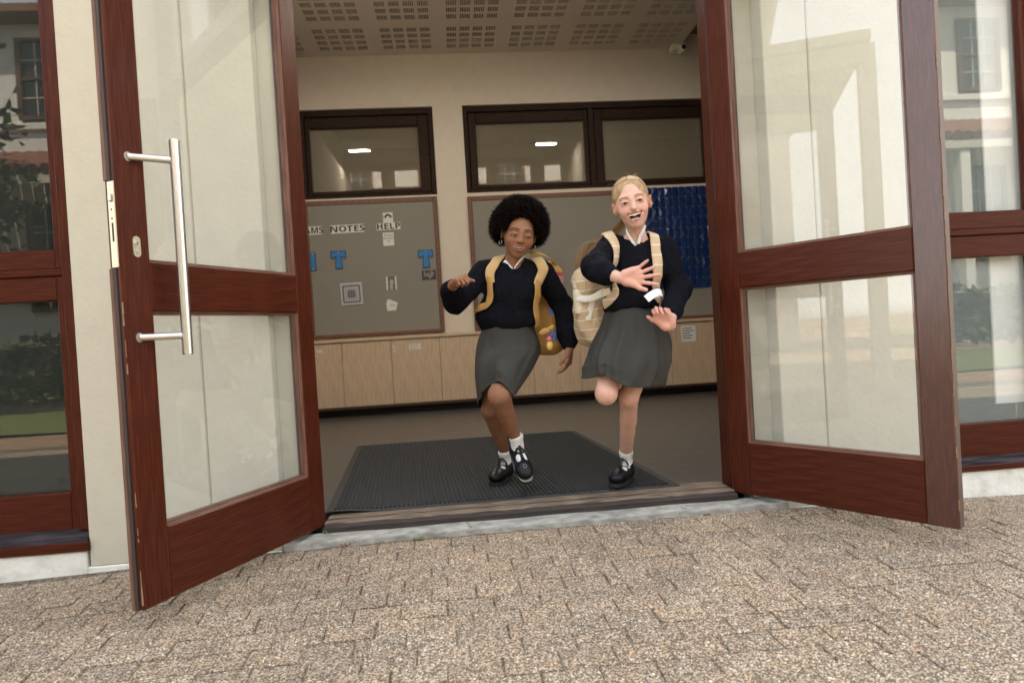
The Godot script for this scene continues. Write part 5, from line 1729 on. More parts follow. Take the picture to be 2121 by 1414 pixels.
	A.ell(Vector3(0, 0.036, -0.026), Vector3(0.0765, 0.0825, 0.0945), 0.02)
	A.ell(Vector3(0, -0.02, -0.075), Vector3(0.052, 0.05, 0.045), 0.03)
	A.ell(Vector3(0, -0.040, 0.085), Vector3(0.069, 0.092, 0.090), 0.006, 1)
	A.ell(Vector3(0, 0.026, 0.085), Vector3(0.026, 0.050, 0.052), 0.03, 1)
	A.ell(Vector3(0, -0.075, 0.02), Vector3(0.09, 0.062, 0.07), 0.01, 1)
	A.ell(Vector3(0, 0.121, -0.01), Vector3(0.0022, 0.008, 0.06), 0.004, 1)
	var sn := FastNoiseLite.new(); sn.frequency = 1.0; sn.fractal_octaves = 3; sn.seed = 3
	A.noise = sn; A.namp = 0.0014; A.nscale = Vector3(30, 45, 190)
	var hair_c := func(p: Vector3, n: Vector3) -> Color:
		var a := atan2(p.y + 0.02, absf(p.x) + 0.01)
		var t := clampf(0.5 + 0.7 * sn.get_noise_3d((p.z + a * 0.03) * 330.0, a * 2.5, signf(p.x) * 5.0) + 0.4 * sn.get_noise_3d(p.x * 30.0, p.y * 30.0, p.z * 30.0), 0, 1)
		return Color(0.21, 0.118, 0.055).lerp(Color(0.52, 0.345, 0.185), t)
	var hm := MB.new()
	A.build(Vector3(-0.09, -0.08, -0.14), Vector3(0.09, 0.13, 0.085), 0.003, hm, X, hair_c)
	var hairm := VC(0.58)
	var hair := part("hair", hm, hairm, o)
	# loose strands: flyaways on top, wisps at the temples, and the blown ponytail
	rng.seed = 17
	var st := MB.new()
	for k in 36:
		var a := rng.randf_range(-1.0, 1.0)
		var z := rng.randf_range(-0.06, 0.04)
		var p := A.snap(Vector3(sin(a) * 0.08, 0.036 + cos(a) * 0.084, z), 0.001)
		var pts := [X * p]
		var d := Vector3(sin(a), cos(a), 0) * 0.35 + Vector3(rng.randf_range(-0.6, 0.6), rng.randf_range(-0.2, 0.3), -0.9)
		for j in 5: pts.append(X * (p + d * 0.009 * (j + 1) + Vector3(0, 0.0012 * (j + 1) * (2.4 - j * 0.7), 0)))
		st.col = Color(0.30, 0.17, 0.08).lerp(Color(0.55, 0.36, 0.19), rng.randf())
		st.tube(pts, 0.00045, 3, false)
	stuff(part("flyaway_hairs", st, hairm, hair))
	# combed locks lying from the parting down over the temples to the back
	var lk := MB.new()
	for k in 300:
		var q := -1.0 if k % 2 == 0 else 1.0
		var z0 := lerpf(0.058, -0.085, pow(rng.randf(), 1.5))
		var z1 := z0 * 0.35 - 0.050 - rng.randf() * 0.02
		var a1 := lerpf(1.55, 1.95, rng.randf())
		var pts := []
		var rad := []
		for j in 9:
			var t := j / 8.0
			var a := q * (0.03 + t * a1)
			var rr := 0.085
			var p := Vector3(sin(a) * rr, 0.034 + cos(a) * rr, lerpf(z0, z1, smoothstep(0.0, 1.0, t) * 0.85 + 0.15 * t))
			var e := Vector3(p.x / 0.0765, (p.y - 0.036) / 0.0825, (p.z + 0.026) / 0.0945)
			p = Vector3(0, 0.036, -0.026) + Vector3(e.x * 0.0765, e.y * 0.0825, e.z * 0.0945) / maxf(e.length(), 0.2) * (1.011 + 0.009 * rng.randf())
			pts.append(p); rad.append(0.0013 * (0.5 + sin(PI * minf(t * 1.1 + 0.1, 1.0)) * 0.7))
		lk.xf = X
		lk.col = Color(0.20, 0.112, 0.052).lerp(Color(0.54, 0.365, 0.20), pow(rng.randf(), 0.8))
		lk.tube(pts, rad, 4, false)
	stuff(part("combed_locks", lk, hairm, hair))
	var tail := MB.new()
	var tail_path := spline([X * Vector3(0.0, -0.02, -0.108), Vector3(0.455, 1.295, -0.075), Vector3(0.405, 1.245, -0.115), Vector3(0.352, 1.228, -0.13), Vector3(0.312, 1.205, -0.12), Vector3(0.292, 1.150, -0.11), Vector3(0.300, 1.115, -0.11)], 6)
	for k in 420:
		var r := sqrt(rng.randf()) * 0.019
		var a := rng.randf() * TAU
		var ph := rng.randf() * 6.0
		var le := rng.randf_range(0.55, 1.0)
		var loose := 1.0 + (0.9 if rng.randf() < 0.10 else 0.0)
		var pts := []
		var rad := []
		var n := int(tail_path.size() * le)
		for j in range(0, n, 2):
			var t := float(j) / tail_path.size()
			var sp := r * (0.35 + 1.6 * t) * (1.0 - 0.45 * maxf(0, t - 0.75) * 4.0) * loose
			pts.append(tail_path[j] + Vector3(cos(a), sin(a) * 0.9, sin(a + 1.0) * 0.6) * sp + Vector3(0.006 * sin(ph + t * 7.0), 0.006 * cos(ph + t * 6.0), 0) * t * 2.0)
			rad.append(0.0013 * (1.0 - 0.6 * t))
		tail.col = Color(0.15, 0.078, 0.035).lerp(Color(0.44, 0.27, 0.13), rng.randf())
		if pts.size() > 3: tail.tube(pts, rad, 3, false)
	stuff(part("ponytail", tail, hairm, hair))
	# jumper
	var J := Field.new()
	J.cap(Vector3(0.43, 1.207, 0.0), Vector3(0.625, 1.193, 0.0), 0.050, 0.050, 0.05)
	J.cap(nb + Vector3(-0.012, -0.02, -0.01), nb + Vector3(0.012, -0.02, -0.01), 0.058, 0.058, 0.04)
	J.cap(Vector3(0.472, 1.11, 0.002), Vector3(0.568, 1.105, 0.002), 0.079, 0.079, 0.06)
	J.cap(Vector3(0.492, 0.96, -0.028), Vector3(0.52, 1.11, 0.0), 0.086, 0.088, 0.05)
	J.cap(Vector3(0.448, 0.945, -0.025), Vector3(0.525, 0.938, -0.025), 0.083, 0.083, 0.05)
	J.plane(Vector3(0.04, -1, 0.1), Vector3(0.47, 0.925, -0.02))
	var hem: int = J.all[-1]
	J.cap(Vector3(0.405, 1.212, 0.005), Vector3(0.300, 1.112, 0.13), 0.053, 0.053, 0.025)
	J.cap(Vector3(0.300, 1.112, 0.13), Vector3(0.322, 1.088, 0.19), 0.054, 0.049, 0.03)
	J.cap(Vector3(0.322, 1.088, 0.19), Vector3(0.341, 1.07, 0.238), 0.046, 0.038, 0.03)
	J.cap(Vector3(0.65, 1.197, 0.0), Vector3(0.706, 1.008, -0.005), 0.053, 0.052, 0.025)
	J.cap(Vector3(0.706, 1.008, -0.005), Vector3(0.640, 0.927, 0.10), 0.053, 0.045, 0.03)
	J.cap(Vector3(0.640, 0.927, 0.10), Vector3(0.615, 0.895, 0.15), 0.042, 0.034, 0.03)
	J.wedge(Vector3(0.507, 1.172, 0.022), deg_to_rad(21), Basis.from_euler(Vector3(-0.25, -0.1, 0.11)), 1, 0.004)
	J.cap(nb + Vector3(-0.004, 0.02, 0.012), nb + Vector3(-0.02, 0.12, 0.03), 0.047, 0.05, 0.006, 1)
	J.noise = FastNoiseLite.new(); J.noise.frequency = 1.0; J.noise.fractal_octaves = 2; J.noise.seed = 12
	J.namp = 0.0085; J.nscale = Vector3(14, 9, 14)
	m = MB.new()
	J.build(Vector3(0.22, 0.82, -0.14), Vector3(0.79, 1.32, 0.29), 0.0075, m)
	part("jumper", m, K.jumper, o)
	J.all.remove_at(J.all.find(hem))
	m = collar(F, Vector3(0.507, 1.170, 0.07), Basis.from_euler(Vector3(-0.25, -0.1, 0.11)), deg_to_rad(20), 0.118, 0.122, 0.0145, 0.008)
	part("shirt_collar", m, K.shirt, o)
	# skirt
	var sk := skirt_mesh([
		[Vector3(0.385, 0.965, -0.03), Vector3(0.415, 0.965, 0.03), Vector3(0.483, 0.965, 0.05), Vector3(0.555, 0.96, 0.03), Vector3(0.583, 0.955, -0.03), Vector3(0.55, 0.955, -0.09), Vector3(0.483, 0.96, -0.11), Vector3(0.415, 0.965, -0.09)],
		[Vector3(0.348, 0.85, -0.04), Vector3(0.385, 0.85, 0.06), Vector3(0.485, 0.845, 0.085), Vector3(0.60, 0.84, 0.045), Vector3(0.648, 0.835, -0.04), Vector3(0.605, 0.84, -0.12), Vector3(0.49, 0.845, -0.15), Vector3(0.385, 0.85, -0.12)],
		[Vector3(0.283, 0.73, -0.01), Vector3(0.325, 0.735, 0.13), Vector3(0.455, 0.715, 0.135), Vector3(0.60, 0.705, 0.07), Vector3(0.668, 0.70, -0.05), Vector3(0.615, 0.705, -0.15), Vector3(0.47, 0.71, -0.19), Vector3(0.335, 0.725, -0.14)],
		[Vector3(0.260, 0.640, 0.03), Vector3(0.310, 0.658, 0.180), Vector3(0.412, 0.603, 0.160), Vector3(0.565, 0.590, 0.07), Vector3(0.628, 0.572, -0.03), Vector3(0.59, 0.60, -0.16), Vector3(0.45, 0.615, -0.21), Vector3(0.30, 0.635, -0.13)]], 0.026, 5, 3.0)
	part("skirt", sk, K.skirt, o)
	# feet
	shoe_and_sock(o, foot_xf(Vector3(0.478, 0.1255, -0.252), Vector3(-0.565, 0, 0.825), Vector3.UP), -1.0, Vector3(0.4845, 0.263, -0.243), false)
	shoe_and_sock(o, foot_xf(Vector3(0.408, 0.645, -0.255), Vector3(0.05, -0.97, -0.05), Vector3(0.0, 0.1, 0.99)), 1.0, Vector3(0.398, 0.622, -0.165), false)
	settle(o, Vector3(0.45, 0.113, -0.22))
	# her backpack
	var bp := thing("backpack", "cream backpack with pale stripes on the fair haired girl", "backpack", Vector3.ZERO, 0, "")
	var B := Basis.from_euler(Vector3(0.1, 0.35, 0.16))
	var G := Field.new()
	G.rbox(Vector3.ZERO, Vector3(0.125, 0.175, 0.07), 0.055, 0.02)
	G.rbox(Vector3(0.01, -0.07, 0.0), Vector3(0.128, 0.11, 0.085), 0.05, 0.04)
	G.ell(Vector3(-0.02, 0.14, 0.0), Vector3(0.09, 0.06, 0.06), 0.05)
	G.cap(Vector3(-0.11, -0.08, 0.02), Vector3(-0.1, -0.02, 0.03), 0.035, 0.04, 0.02)
	G.noise = FastNoiseLite.new(); G.noise.frequency = 1.0; G.noise.seed = 8; G.noise.fractal_octaves = 3; G.namp = 0.012; G.nscale = Vector3(11, 7, 11)
	var stripes := Image.create(8, 256, false, Image.FORMAT_RGB8)
	for y in 256:
		var f := fposmod(y / 64.0, 1.0)
		var cc := lin(0.56, 0.41, 0.255)
		if f < 0.11: cc = lin(0.72, 0.64, 0.50)
		elif f > 0.5 and f < 0.53: cc = lin(0.52, 0.375, 0.235)
		for x in 8: stripes.set_pixel(x, y, cc)
	var stm := TM(ImageTexture.create_from_image(stripes), Vector3(5.6, 5.6, 5.6), 0.9, T.fine, 0.12)
	K.stripe = stm
	m = MB.new()
	G.build(Vector3(-0.2, -0.23, -0.14), Vector3(0.17, 0.24, 0.14), 0.008, m)
	var gx := Transform3D(B, Vector3(0.385, 0.968, -0.165))
	var bag := part("bag", m, stm, bp)
	bag.transform = gx
	var zip := MB.new()
	var zp := []
	for k in 12: zp.append(G.snap(Vector3(-0.115 + 0.07 * k / 11.0 - 0.02 * sin(k * 0.28), 0.16 - 0.30 * k / 11.0, 0.085), 0.001))
	zip.tube(zp, 0.0022, 6); part("seam_piping", zip, M(0.62, 0.5, 0.36, 0.8), bag)
	var sl := ribbon(J, [Vector3(0.40, 1.255, -0.05), Vector3(0.395, 1.262, 0.0), Vector3(0.398, 1.235, 0.055), Vector3(0.405, 1.18, 0.10), Vector3(0.407, 1.12, 0.11), Vector3(0.392, 1.05, 0.10), Vector3(0.372, 0.99, 0.06), Vector3(0.362, 0.96, 0.0)], 0.046, 0.007, 0.009)
	part("strap", sl, stm, bp)
	var sr := ribbon(J, [Vector3(0.595, 1.245, -0.05), Vector3(0.592, 1.25, 0.0), Vector3(0.588, 1.215, 0.06), Vector3(0.585, 1.17, 0.09), Vector3(0.586, 1.11, 0.10), Vector3(0.588, 1.05, 0.09), Vector3(0.594, 1.0, 0.06), Vector3(0.602, 0.965, 0.02)], 0.046, 0.007, 0.009)
	part("strap", sr, stm, bp)
	var wb := M(0.72, 0.68, 0.60, 0.75)
	part("webbing", ribbon(J, [Vector3(0.600, 0.992, 0.085), Vector3(0.575, 0.995, 0.105), Vector3(0.548, 0.985, 0.115), Vector3(0.520, 0.967, 0.115)], 0.034, 0, 0.0025, Vector3(-0.1, 0.3, 0.9), false), M(0.8, 0.79, 0.77, 0.7), bp)
	part("webbing", ribbon(J, [Vector3(0.258, 1.003, -0.085), Vector3(0.285, 0.992, -0.055), Vector3(0.32, 0.993, -0.035), Vector3(0.352, 1.008, -0.01), Vector3(0.372, 1.02, 0.01)], 0.03, 0, 0.003, Vector3(-0.2, 0.1, 0.95), false), wb, bp)
	part("webbing", ribbon(J, [Vector3(0.322, 0.985, -0.045), Vector3(0.316, 0.95, -0.06), Vector3(0.306, 0.915, -0.066), Vector3(0.303, 0.893, -0.07)], 0.026, 0, 0.003, Vector3(-0.2, 0.1, 0.95), false), wb, bp)
	var bk := MB.new(); bk.box(Vector3(0.370, 1.012, 0.022), Vector3(0.021, 0.016, 0.006), 0.004, Basis.from_euler(Vector3(0, -0.2, 0.3)))
	part("strap_buckle", bk, M(0.7, 0.6, 0.45, 0.5), bp)
	settle(bp, Vector3(0.385, 0.80, -0.165))
	# bottle in its side pocket
	var bt := thing("water_bottle", "small cream drinking bottle in the side pocket of the striped backpack", "bottle", Vector3(0.276, 0.955, -0.105))
	bt.rotation = Vector3(0.05, 0, 0.05)
	m = MB.new(); m.lathe(Vector3.ZERO, [Vector2(0.001, -0.03), Vector2(0.026, -0.03), Vector2(0.0285, -0.02), Vector2(0.0285, 0.07), Vector2(0.026, 0.082), Vector2(0.0195, 0.086), Vector2(0.0195, 0.092), Vector2(0.001, 0.092)])
	part("flask", m, M(0.68, 0.62, 0.44, 0.45), bt)
	m = MB.new(); m.lathe(Vector3.ZERO, [Vector2(0.0195, 0.0905), Vector2(0.0245, 0.091), Vector2(0.0245, 0.116), Vector2(0.022, 0.119), Vector2(0.001, 0.119)])
	part("cap", m, M(0.66, 0.58, 0.44, 0.5), bt)

func build_curly_girl():
	var o := person("person", "girl with round black afro and hoop earrings running, mustard yellow backpack", Vector3.ZERO)
	var X := head_xf(Vector3(0.025, 1.318, -0.205), Vector3(0.03, -0.20, 0.97), deg_to_rad(-11))
	var nb := Vector3(-0.004, 1.178, -0.262)
	var h := {"skin": Color(0.255, 0.122, 0.070), "blush": Color(0.265, 0.105, 0.062), "lip": Color(0.31, 0.135, 0.115), "inner": Color(0.05, 0.012, 0.012), "lid": Color(0.085, 0.034, 0.02), "nose": 0.002, "nw": 1.24, "eye_y": -0.0060, "eye_h": 0.0036, "eye_bend": 2.0, "ear_out": 0.35, "ear_x": 0.0, "brow": 0.002, "browc": Color(0.02, 0.012, 0.009), "lash": Color(0.008, 0.006, 0.005), "iris": Color(0.025, 0.012, 0.008), "gaze": Vector3(0.12, -0.5, 0.86), "neck": X.affine_inverse() * nb, "nr": 0.92, "wide": 1.05,
		"mouth": {"y": -0.0620, "a": 0.0250, "b": 0.0056, "bend": 8.0, "teeth": 0.0031, "lower": 0.0, "full": 0.0090}}
	var HF := head_field(h)
	var m := MB.new()
	HF.build(Vector3(-0.10, -0.175, -0.13), Vector3(0.10, 0.125, 0.12), 0.0026, m, X, func(p, n): return face_color(p, n, h))
	var F := Field.new()
	F.cap(nb + Vector3(0, -0.02, 0), nb + Vector3(0.012, 0.06, 0.03), 0.046, 0.041, 0.03)
	F.cap(Vector3(-0.10, 1.155, -0.275), Vector3(0.10, 1.14, -0.275), 0.036, 0.036, 0.05)
	F.cap(Vector3(-0.06, 1.06, -0.27), Vector3(0.035, 1.055, -0.27), 0.066, 0.066, 0.05)
	F.cap(Vector3(-0.045, 0.92, -0.29), Vector3(-0.012, 1.06, -0.27), 0.072, 0.072, 0.05)
	F.cap(Vector3(-0.09, 0.80, -0.31), Vector3(0.005, 0.80, -0.31), 0.075, 0.075, 0.05)
	F.cap(Vector3(-0.135, 1.162, -0.27), Vector3(-0.290, 1.022, -0.24), 0.040, 0.034, 0.02)
	F.cap(Vector3(-0.290, 1.022, -0.24), Vector3(-0.300, 1.082, -0.05), 0.034, 0.023, 0.006)
	F.cap(Vector3(0.130, 1.145, -0.275), Vector3(0.243, 0.962, -0.34), 0.040, 0.033, 0.012)
	F.cap(Vector3(0.243, 0.962, -0.34), Vector3(0.239, 0.765, -0.245), 0.033, 0.0215, 0.006)
	leg(F, Vector3(0.0, 0.785, -0.315), Vector3(-0.122, 0.583, -0.060), Vector3(-0.042, 0.345, -0.235), [0.066, 0.051, 0.041, 0.0255], Vector3(0.2, -0.5, -0.8).normalized())
	leg(F, Vector3(-0.10, 0.79, -0.33), Vector3(-0.150, 0.49, -0.355), Vector3(-0.079, 0.235, -0.512), [0.07, 0.048, 0.041, 0.0265], Vector3(0.2, 0, -1))
	F.cap(Vector3(-0.042, 0.345, -0.235), Vector3(-0.038, 0.30, -0.238), 0.024, 0.022, 0.01)
	F.cap(Vector3(-0.079, 0.235, -0.512), Vector3(-0.08, 0.17, -0.512), 0.025, 0.022, 0.01)
	var skin := func(p: Vector3, n: Vector3) -> Color: return (h.skin as Color) * (1.0 + 0.10 * blotch.get_noise_3d(p.x * 28.0, p.y * 28.0, p.z * 28.0))
	F.build(Vector3(-0.36, 0.1, -0.58), Vector3(0.33, 1.27, 0.03), 0.009, m, Transform3D(), skin)
	var hskin := func(p: Vector3, n: Vector3) -> Color: return (h.skin as Color) * 1.06
	var H1 := Field.new()
	H1.cap(Vector3(-0.302, 1.068, -0.09), Vector3(-0.296, 1.086, -0.035), 0.025, 0.0215, 0.02)
	hand(H1, Vector3(-0.294, 1.090, -0.03), Vector3(0.52, 0.26, 0.80), Vector3(0.42, -0.90, 0.02), true, 1.06, [-3, 0, 3, 6], [[68, 88, 55], [72, 92, 55], [76, 92, 55], [80, 90, 50]], [30, 0.7, 0.5, 0.35])
	H1.build(Vector3(-0.36, 1.0, -0.12), Vector3(-0.15, 1.19, 0.1), 0.003, m, Transform3D(), hskin)
	var H2 := Field.new()
	H2.cap(Vector3(0.239, 0.80, -0.262), Vector3(0.238, 0.765, -0.245), 0.0235, 0.0205, 0.02)
	hand(H2, Vector3(0.238, 0.762, -0.243), Vector3(-0.22, -0.95, 0.20), Vector3(-0.80, 0.12, -0.45), false, 1.04, [2, 0, -2, -4], [[14, 22, 14], [20, 28, 18], [26, 32, 20], [30, 34, 20]], [22, 0.35, 0.6, 0.15])
	H2.build(Vector3(0.12, 0.60, -0.33), Vector3(0.30, 0.82, -0.13), 0.003, m, Transform3D(), hskin)
	part("body", m, skin_mat(0.06), o)
	face_parts(o, h, HF, X)
	# afro: springy core and thousands of small coils at its surface
	var A := Field.new()
	A.ell(Vector3(0.004, 0.064, -0.040), Vector3(0.124, 0.108, 0.108), 0.05)
	A.ell(Vector3(-0.068, 0.010, -0.045), Vector3(0.060, 0.068, 0.070), 0.05)
	A.ell(Vector3(0.072, 0.018, -0.045), Vector3(0.060, 0.068, 0.070), 0.05)
	A.ell(Vector3(0.0, -0.012, 0.090), Vector3(0.078, 0.102, 0.105), 0.012, 1)
	for q in [-1.0, 1.0]: A.ell(Vector3(q * 0.084, -0.018, 0.022), Vector3(0.024, 0.034, 0.052), 0.010, 1)
	A.noise = FastNoiseLite.new(); A.noise.frequency = 1.0; A.noise.fractal_octaves = 3; A.noise.seed = 4; A.namp = 0.013; A.nscale = Vector3(26, 26, 26)
	var hm := MB.new()
	A.build(Vector3(-0.17, -0.10, -0.18), Vector3(0.18, 0.21, 0.10), 0.0055, hm, X, func(p, n): return Color(0.004, 0.0034, 0.003))
	var afm := VC(0.9); afm.metallic_specular = 0.12
	var hair := part("hair", hm, afm, o)
	var coil := MB.new()
	var cp := []
	for k in 9: cp.append(Vector3(cos(k * 1.15) * 0.0028, k * 0.0022, sin(k * 1.15) * 0.0028))
	coil.tube(cp, 0.00075, 3, false)
	rng.seed = 23
	var mm := MultiMesh.new(); mm.transform_format = MultiMesh.TRANSFORM_3D; mm.mesh = coil.mesh()
	var spots := []
	for k in 9000:
		var i := rng.randi() % hm.v.size()
		var lp := X.affine_inverse() * hm.v[i]
		var nn := (X.basis.inverse() * hm.n[i])
		if lp.z > 0.03 and nn.z > 0.75 and absf(lp.x) < 0.06 and lp.y < 0.07: continue
		var up := (hm.n[i] + Vector3(rng.randfn(0, 0.5), rng.randfn(0, 0.5), rng.randfn(0, 0.5))).normalized()
		var sx := up.cross(Vector3(rng.randf() - 0.5, rng.randf() - 0.5, rng.randf() - 0.5)).normalized()
		var s := rng.randf_range(0.5, 1.05)
		spots.append(Transform3D(Basis(sx, up, sx.cross(up)).scaled(Vector3.ONE * s), hm.v[i] - hm.n[i] * 0.003 + Vector3(rng.randf() - 0.5, rng.randf() - 0.5, rng.randf() - 0.5) * 0.006))
	mm.instance_count = spots.size()
	for k in spots.size(): mm.set_instance_transform(k, spots[k])
	var mi := MultiMeshInstance3D.new(); mi.name = "curls"; mi.multimesh = mm; var cm := M(0.006, 0.0048, 0.004, 0.75); cm.metallic_specular = 0.25; mi.material_override = cm
	hair.add_child(mi); stuff(mi)
	# hoop earrings
	for q in [-1.0, 1.0]:
		m = MB.new()
		var pts := []
		for k in 17: pts.append(X * (Vector3(q * 0.0755, -0.040, -0.004) + Vector3(q * 0.004, -0.0095, 0) + Vector3(cos(TAU * k / 16) * 0.006, sin(TAU * k / 16) * 0.0095, cos(TAU * k / 16) * 0.007)))
		m.tube(pts, 0.0013, 6, false); part("earring", m, K.silver, o)
	# jumper
	var J := Field.new()
	J.cap(Vector3(-0.115, 1.155, -0.275), Vector3(0.112, 1.140, -0.275), 0.050, 0.050, 0.05)
	J.cap(Vector3(-0.018, 1.165, -0.27), Vector3(0.012, 1.163, -0.27), 0.060, 0.060, 0.04)
	J.cap(Vector3(-0.068, 1.06, -0.268), Vector3(0.045, 1.05, -0.268), 0.080, 0.080, 0.06)
	J.cap(Vector3(-0.045, 0.94, -0.28), Vector3(-0.012, 1.06, -0.268), 0.094, 0.09, 0.05)
	J.cap(Vector3(-0.118, 0.945, -0.285), Vector3(0.030, 0.918, -0.28), 0.080, 0.080, 0.04)
	J.cap(Vector3(-0.095, 0.905, -0.29), Vector3(0.015, 0.885, -0.285), 0.073, 0.073, 0.012)
	J.plane(Vector3(0.17, -1, 0.05), Vector3(-0.045, 0.868, -0.29))
	var hem: int = J.all[-1]
	J.cap(Vector3(-0.135, 1.162, -0.27), Vector3(-0.288, 1.025, -0.24), 0.055, 0.055, 0.025)
	J.cap(Vector3(-0.288, 1.025, -0.24), Vector3(-0.302, 1.06, -0.13), 0.056, 0.049, 0.03)
	J.cap(Vector3(-0.302, 1.06, -0.13), Vector3(-0.302, 1.076, -0.078), 0.045, 0.035, 0.03)
	J.cap(Vector3(0.130, 1.145, -0.275), Vector3(0.243, 0.962, -0.34), 0.055, 0.051, 0.025)
	J.cap(Vector3(0.243, 0.962, -0.34), Vector3(0.241, 0.83, -0.275), 0.051, 0.046, 0.03)
	J.cap(Vector3(0.241, 0.83, -0.275), Vector3(0.240, 0.787, -0.255), 0.042, 0.034, 0.03)
	J.wedge(Vector3(-0.012, 1.152, -0.262), deg_to_rad(46), Basis.from_euler(Vector3(-0.25, 0.05, 0.08)), 1, 0.004)
	J.cap(nb + Vector3(0.0, 0.015, 0.012), nb + Vector3(0.012, 0.09, 0.03), 0.051, 0.055, 0.006, 1)
	J.noise = FastNoiseLite.new(); J.noise.frequency = 1.0; J.noise.fractal_octaves = 2; J.noise.seed = 31
	J.namp = 0.0085; J.nscale = Vector3(13, 9, 13)
	m = MB.new()
	J.build(Vector3(-0.38, 0.75, -0.42), Vector3(0.32, 1.25, -0.02), 0.0075, m)
	part("jumper", m, K.jumper, o)
	J.all.remove_at(J.all.find(hem))
	m = collar(F, Vector3(-0.012, 1.150, -0.21), Basis.from_euler(Vector3(-0.25, 0.05, 0.08)), deg_to_rad(45), 0.085, 0.088, 0.016, 0.008, 0.7)
	part("shirt_collar", m, K.shirt, o)
	var sk := skirt_mesh([
		[Vector3(-0.165, 0.905, -0.29), Vector3(-0.13, 0.905, -0.225), Vector3(-0.045, 0.90, -0.205), Vector3(0.045, 0.885, -0.225), Vector3(0.078, 0.88, -0.29), Vector3(0.045, 0.885, -0.355), Vector3(-0.045, 0.895, -0.375), Vector3(-0.13, 0.90, -0.355)],
		[Vector3(-0.200, 0.80, -0.32), Vector3(-0.158, 0.80, -0.225), Vector3(-0.05, 0.795, -0.185), Vector3(0.065, 0.785, -0.215), Vector3(0.108, 0.775, -0.30), Vector3(0.065, 0.785, -0.385), Vector3(-0.05, 0.795, -0.425), Vector3(-0.158, 0.80, -0.40)],
		[Vector3(-0.218, 0.665, -0.345), Vector3(-0.192, 0.715, -0.20), Vector3(-0.105, 0.735, -0.085), Vector3(0.0, 0.70, -0.11), Vector3(0.052, 0.68, -0.22), Vector3(0.03, 0.675, -0.37), Vector3(-0.08, 0.655, -0.455), Vector3(-0.185, 0.645, -0.45)],
		[Vector3(-0.210, 0.500, -0.365), Vector3(-0.190, 0.595, -0.17), Vector3(-0.122, 0.650, -0.018), Vector3(-0.062, 0.583, -0.045), Vector3(-0.036, 0.588, -0.155), Vector3(-0.035, 0.565, -0.31), Vector3(-0.085, 0.485, -0.45), Vector3(-0.175, 0.455, -0.46)]], 0.012, 9, 2.6)
	part("skirt", sk, K.skirt, o)
	shoe_and_sock(o, foot_xf(Vector3(-0.036, 0.262, -0.262), Vector3(0.2, -0.62, 0.78), Vector3(0.0, 0.78, 0.62)), -1.0, Vector3(-0.046, 0.378, -0.212), true)
	shoe_and_sock(o, foot_xf(Vector3(-0.088, 0.1255, -0.500), Vector3(-0.50, -0.02, 0.86), Vector3(0, 1, 0)), 1.0, Vector3(-0.0855, 0.261, -0.497), false)
	settle(o, Vector3(-0.07, 0.113, -0.40))
	# her backpack
	var bp := thing("backpack", "mustard yellow backpack with pink and blue panels on the girl with the afro", "backpack", Vector3.ZERO)
	var ym := VC(0.85)
	var G := Field.new()
	G.rbox(Vector3.ZERO, Vector3(0.125, 0.225, 0.062), 0.055, 0.02)
	G.rbox(Vector3(0.0, -0.09, -0.02), Vector3(0.128, 0.125, 0.085), 0.05, 0.04)
	G.ell(Vector3(0.05, 0.16, -0.01), Vector3(0.075, 0.07, 0.06), 0.05)
	G.noise = FastNoiseLite.new(); G.noise.frequency = 1.0; G.noise.seed = 6; G.noise.fractal_octaves = 3; G.namp = 0.010; G.nscale = Vector3(11, 8, 11)
	var yc := func(p: Vector3, n: Vector3) -> Color:
		if p.x > 0.055 and p.y > 0.165 and p.y < 0.185: return Color(0.42, 0.05, 0.045)
		if p.x > 0.065 and p.y > 0.045 and p.y <= 0.165: return Color(0.52, 0.235, 0.27)
		if p.x > 0.065 and p.y > -0.03 and p.y <= 0.045: return Color(0.15, 0.215, 0.46)
		if p.x > 0.05 and p.y > -0.15 and p.y < -0.10 and p.z > 0.02: return Color(0.15, 0.215, 0.46)
		return Color(0.42, 0.225, 0.05)
	m = MB.new()
	G.build(Vector3(-0.17, -0.27, -0.15), Vector3(0.17, 0.27, 0.11), 0.0065, m, Transform3D(), yc)
	var bag := part("bag", m, ym, bp)
	bag.transform = Transform3D(Basis.from_euler(Vector3(0.05, -0.15, -0.05)), Vector3(0.112, 0.968, -0.425))
	var strapm := TM(noise_tex(0.2, 2, [[0.0, 0.40, 0.21, 0.055], [1.0, 0.50, 0.285, 0.085]], 128, 71), Vector3(8, 8, 8), 0.9, T.fine, 0.1)
	var pad := TM(noise_tex(0.2, 2, [[0.0, 0.46, 0.30, 0.13], [1.0, 0.56, 0.38, 0.175]], 128, 72), Vector3(8, 8, 8), 0.9, T.fine, 0.1)
	part("strap", ribbon(J, [Vector3(-0.055, 1.235, -0.31), Vector3(-0.068, 1.235, -0.26), Vector3(-0.10, 1.19, -0.20), Vector3(-0.122, 1.145, -0.18), Vector3(-0.132, 1.10, -0.18)], 0.045, 0.006, 0.008), pad, bp)
	part("strap", ribbon(J, [Vector3(-0.126, 1.13, -0.18), Vector3(-0.134, 1.08, -0.18), Vector3(-0.135, 1.03, -0.19), Vector3(-0.135, 0.99, -0.22), Vector3(-0.145, 0.965, -0.27), Vector3(-0.14, 0.95, -0.33)], 0.034, 0.009, 0.006), strapm, bp)
	part("strap", ribbon(J, [Vector3(0.082, 1.225, -0.32), Vector3(0.10, 1.225, -0.26), Vector3(0.122, 1.185, -0.205), Vector3(0.130, 1.13, -0.18), Vector3(0.124, 1.07, -0.165)], 0.050, 0.006, 0.008), pad, bp)
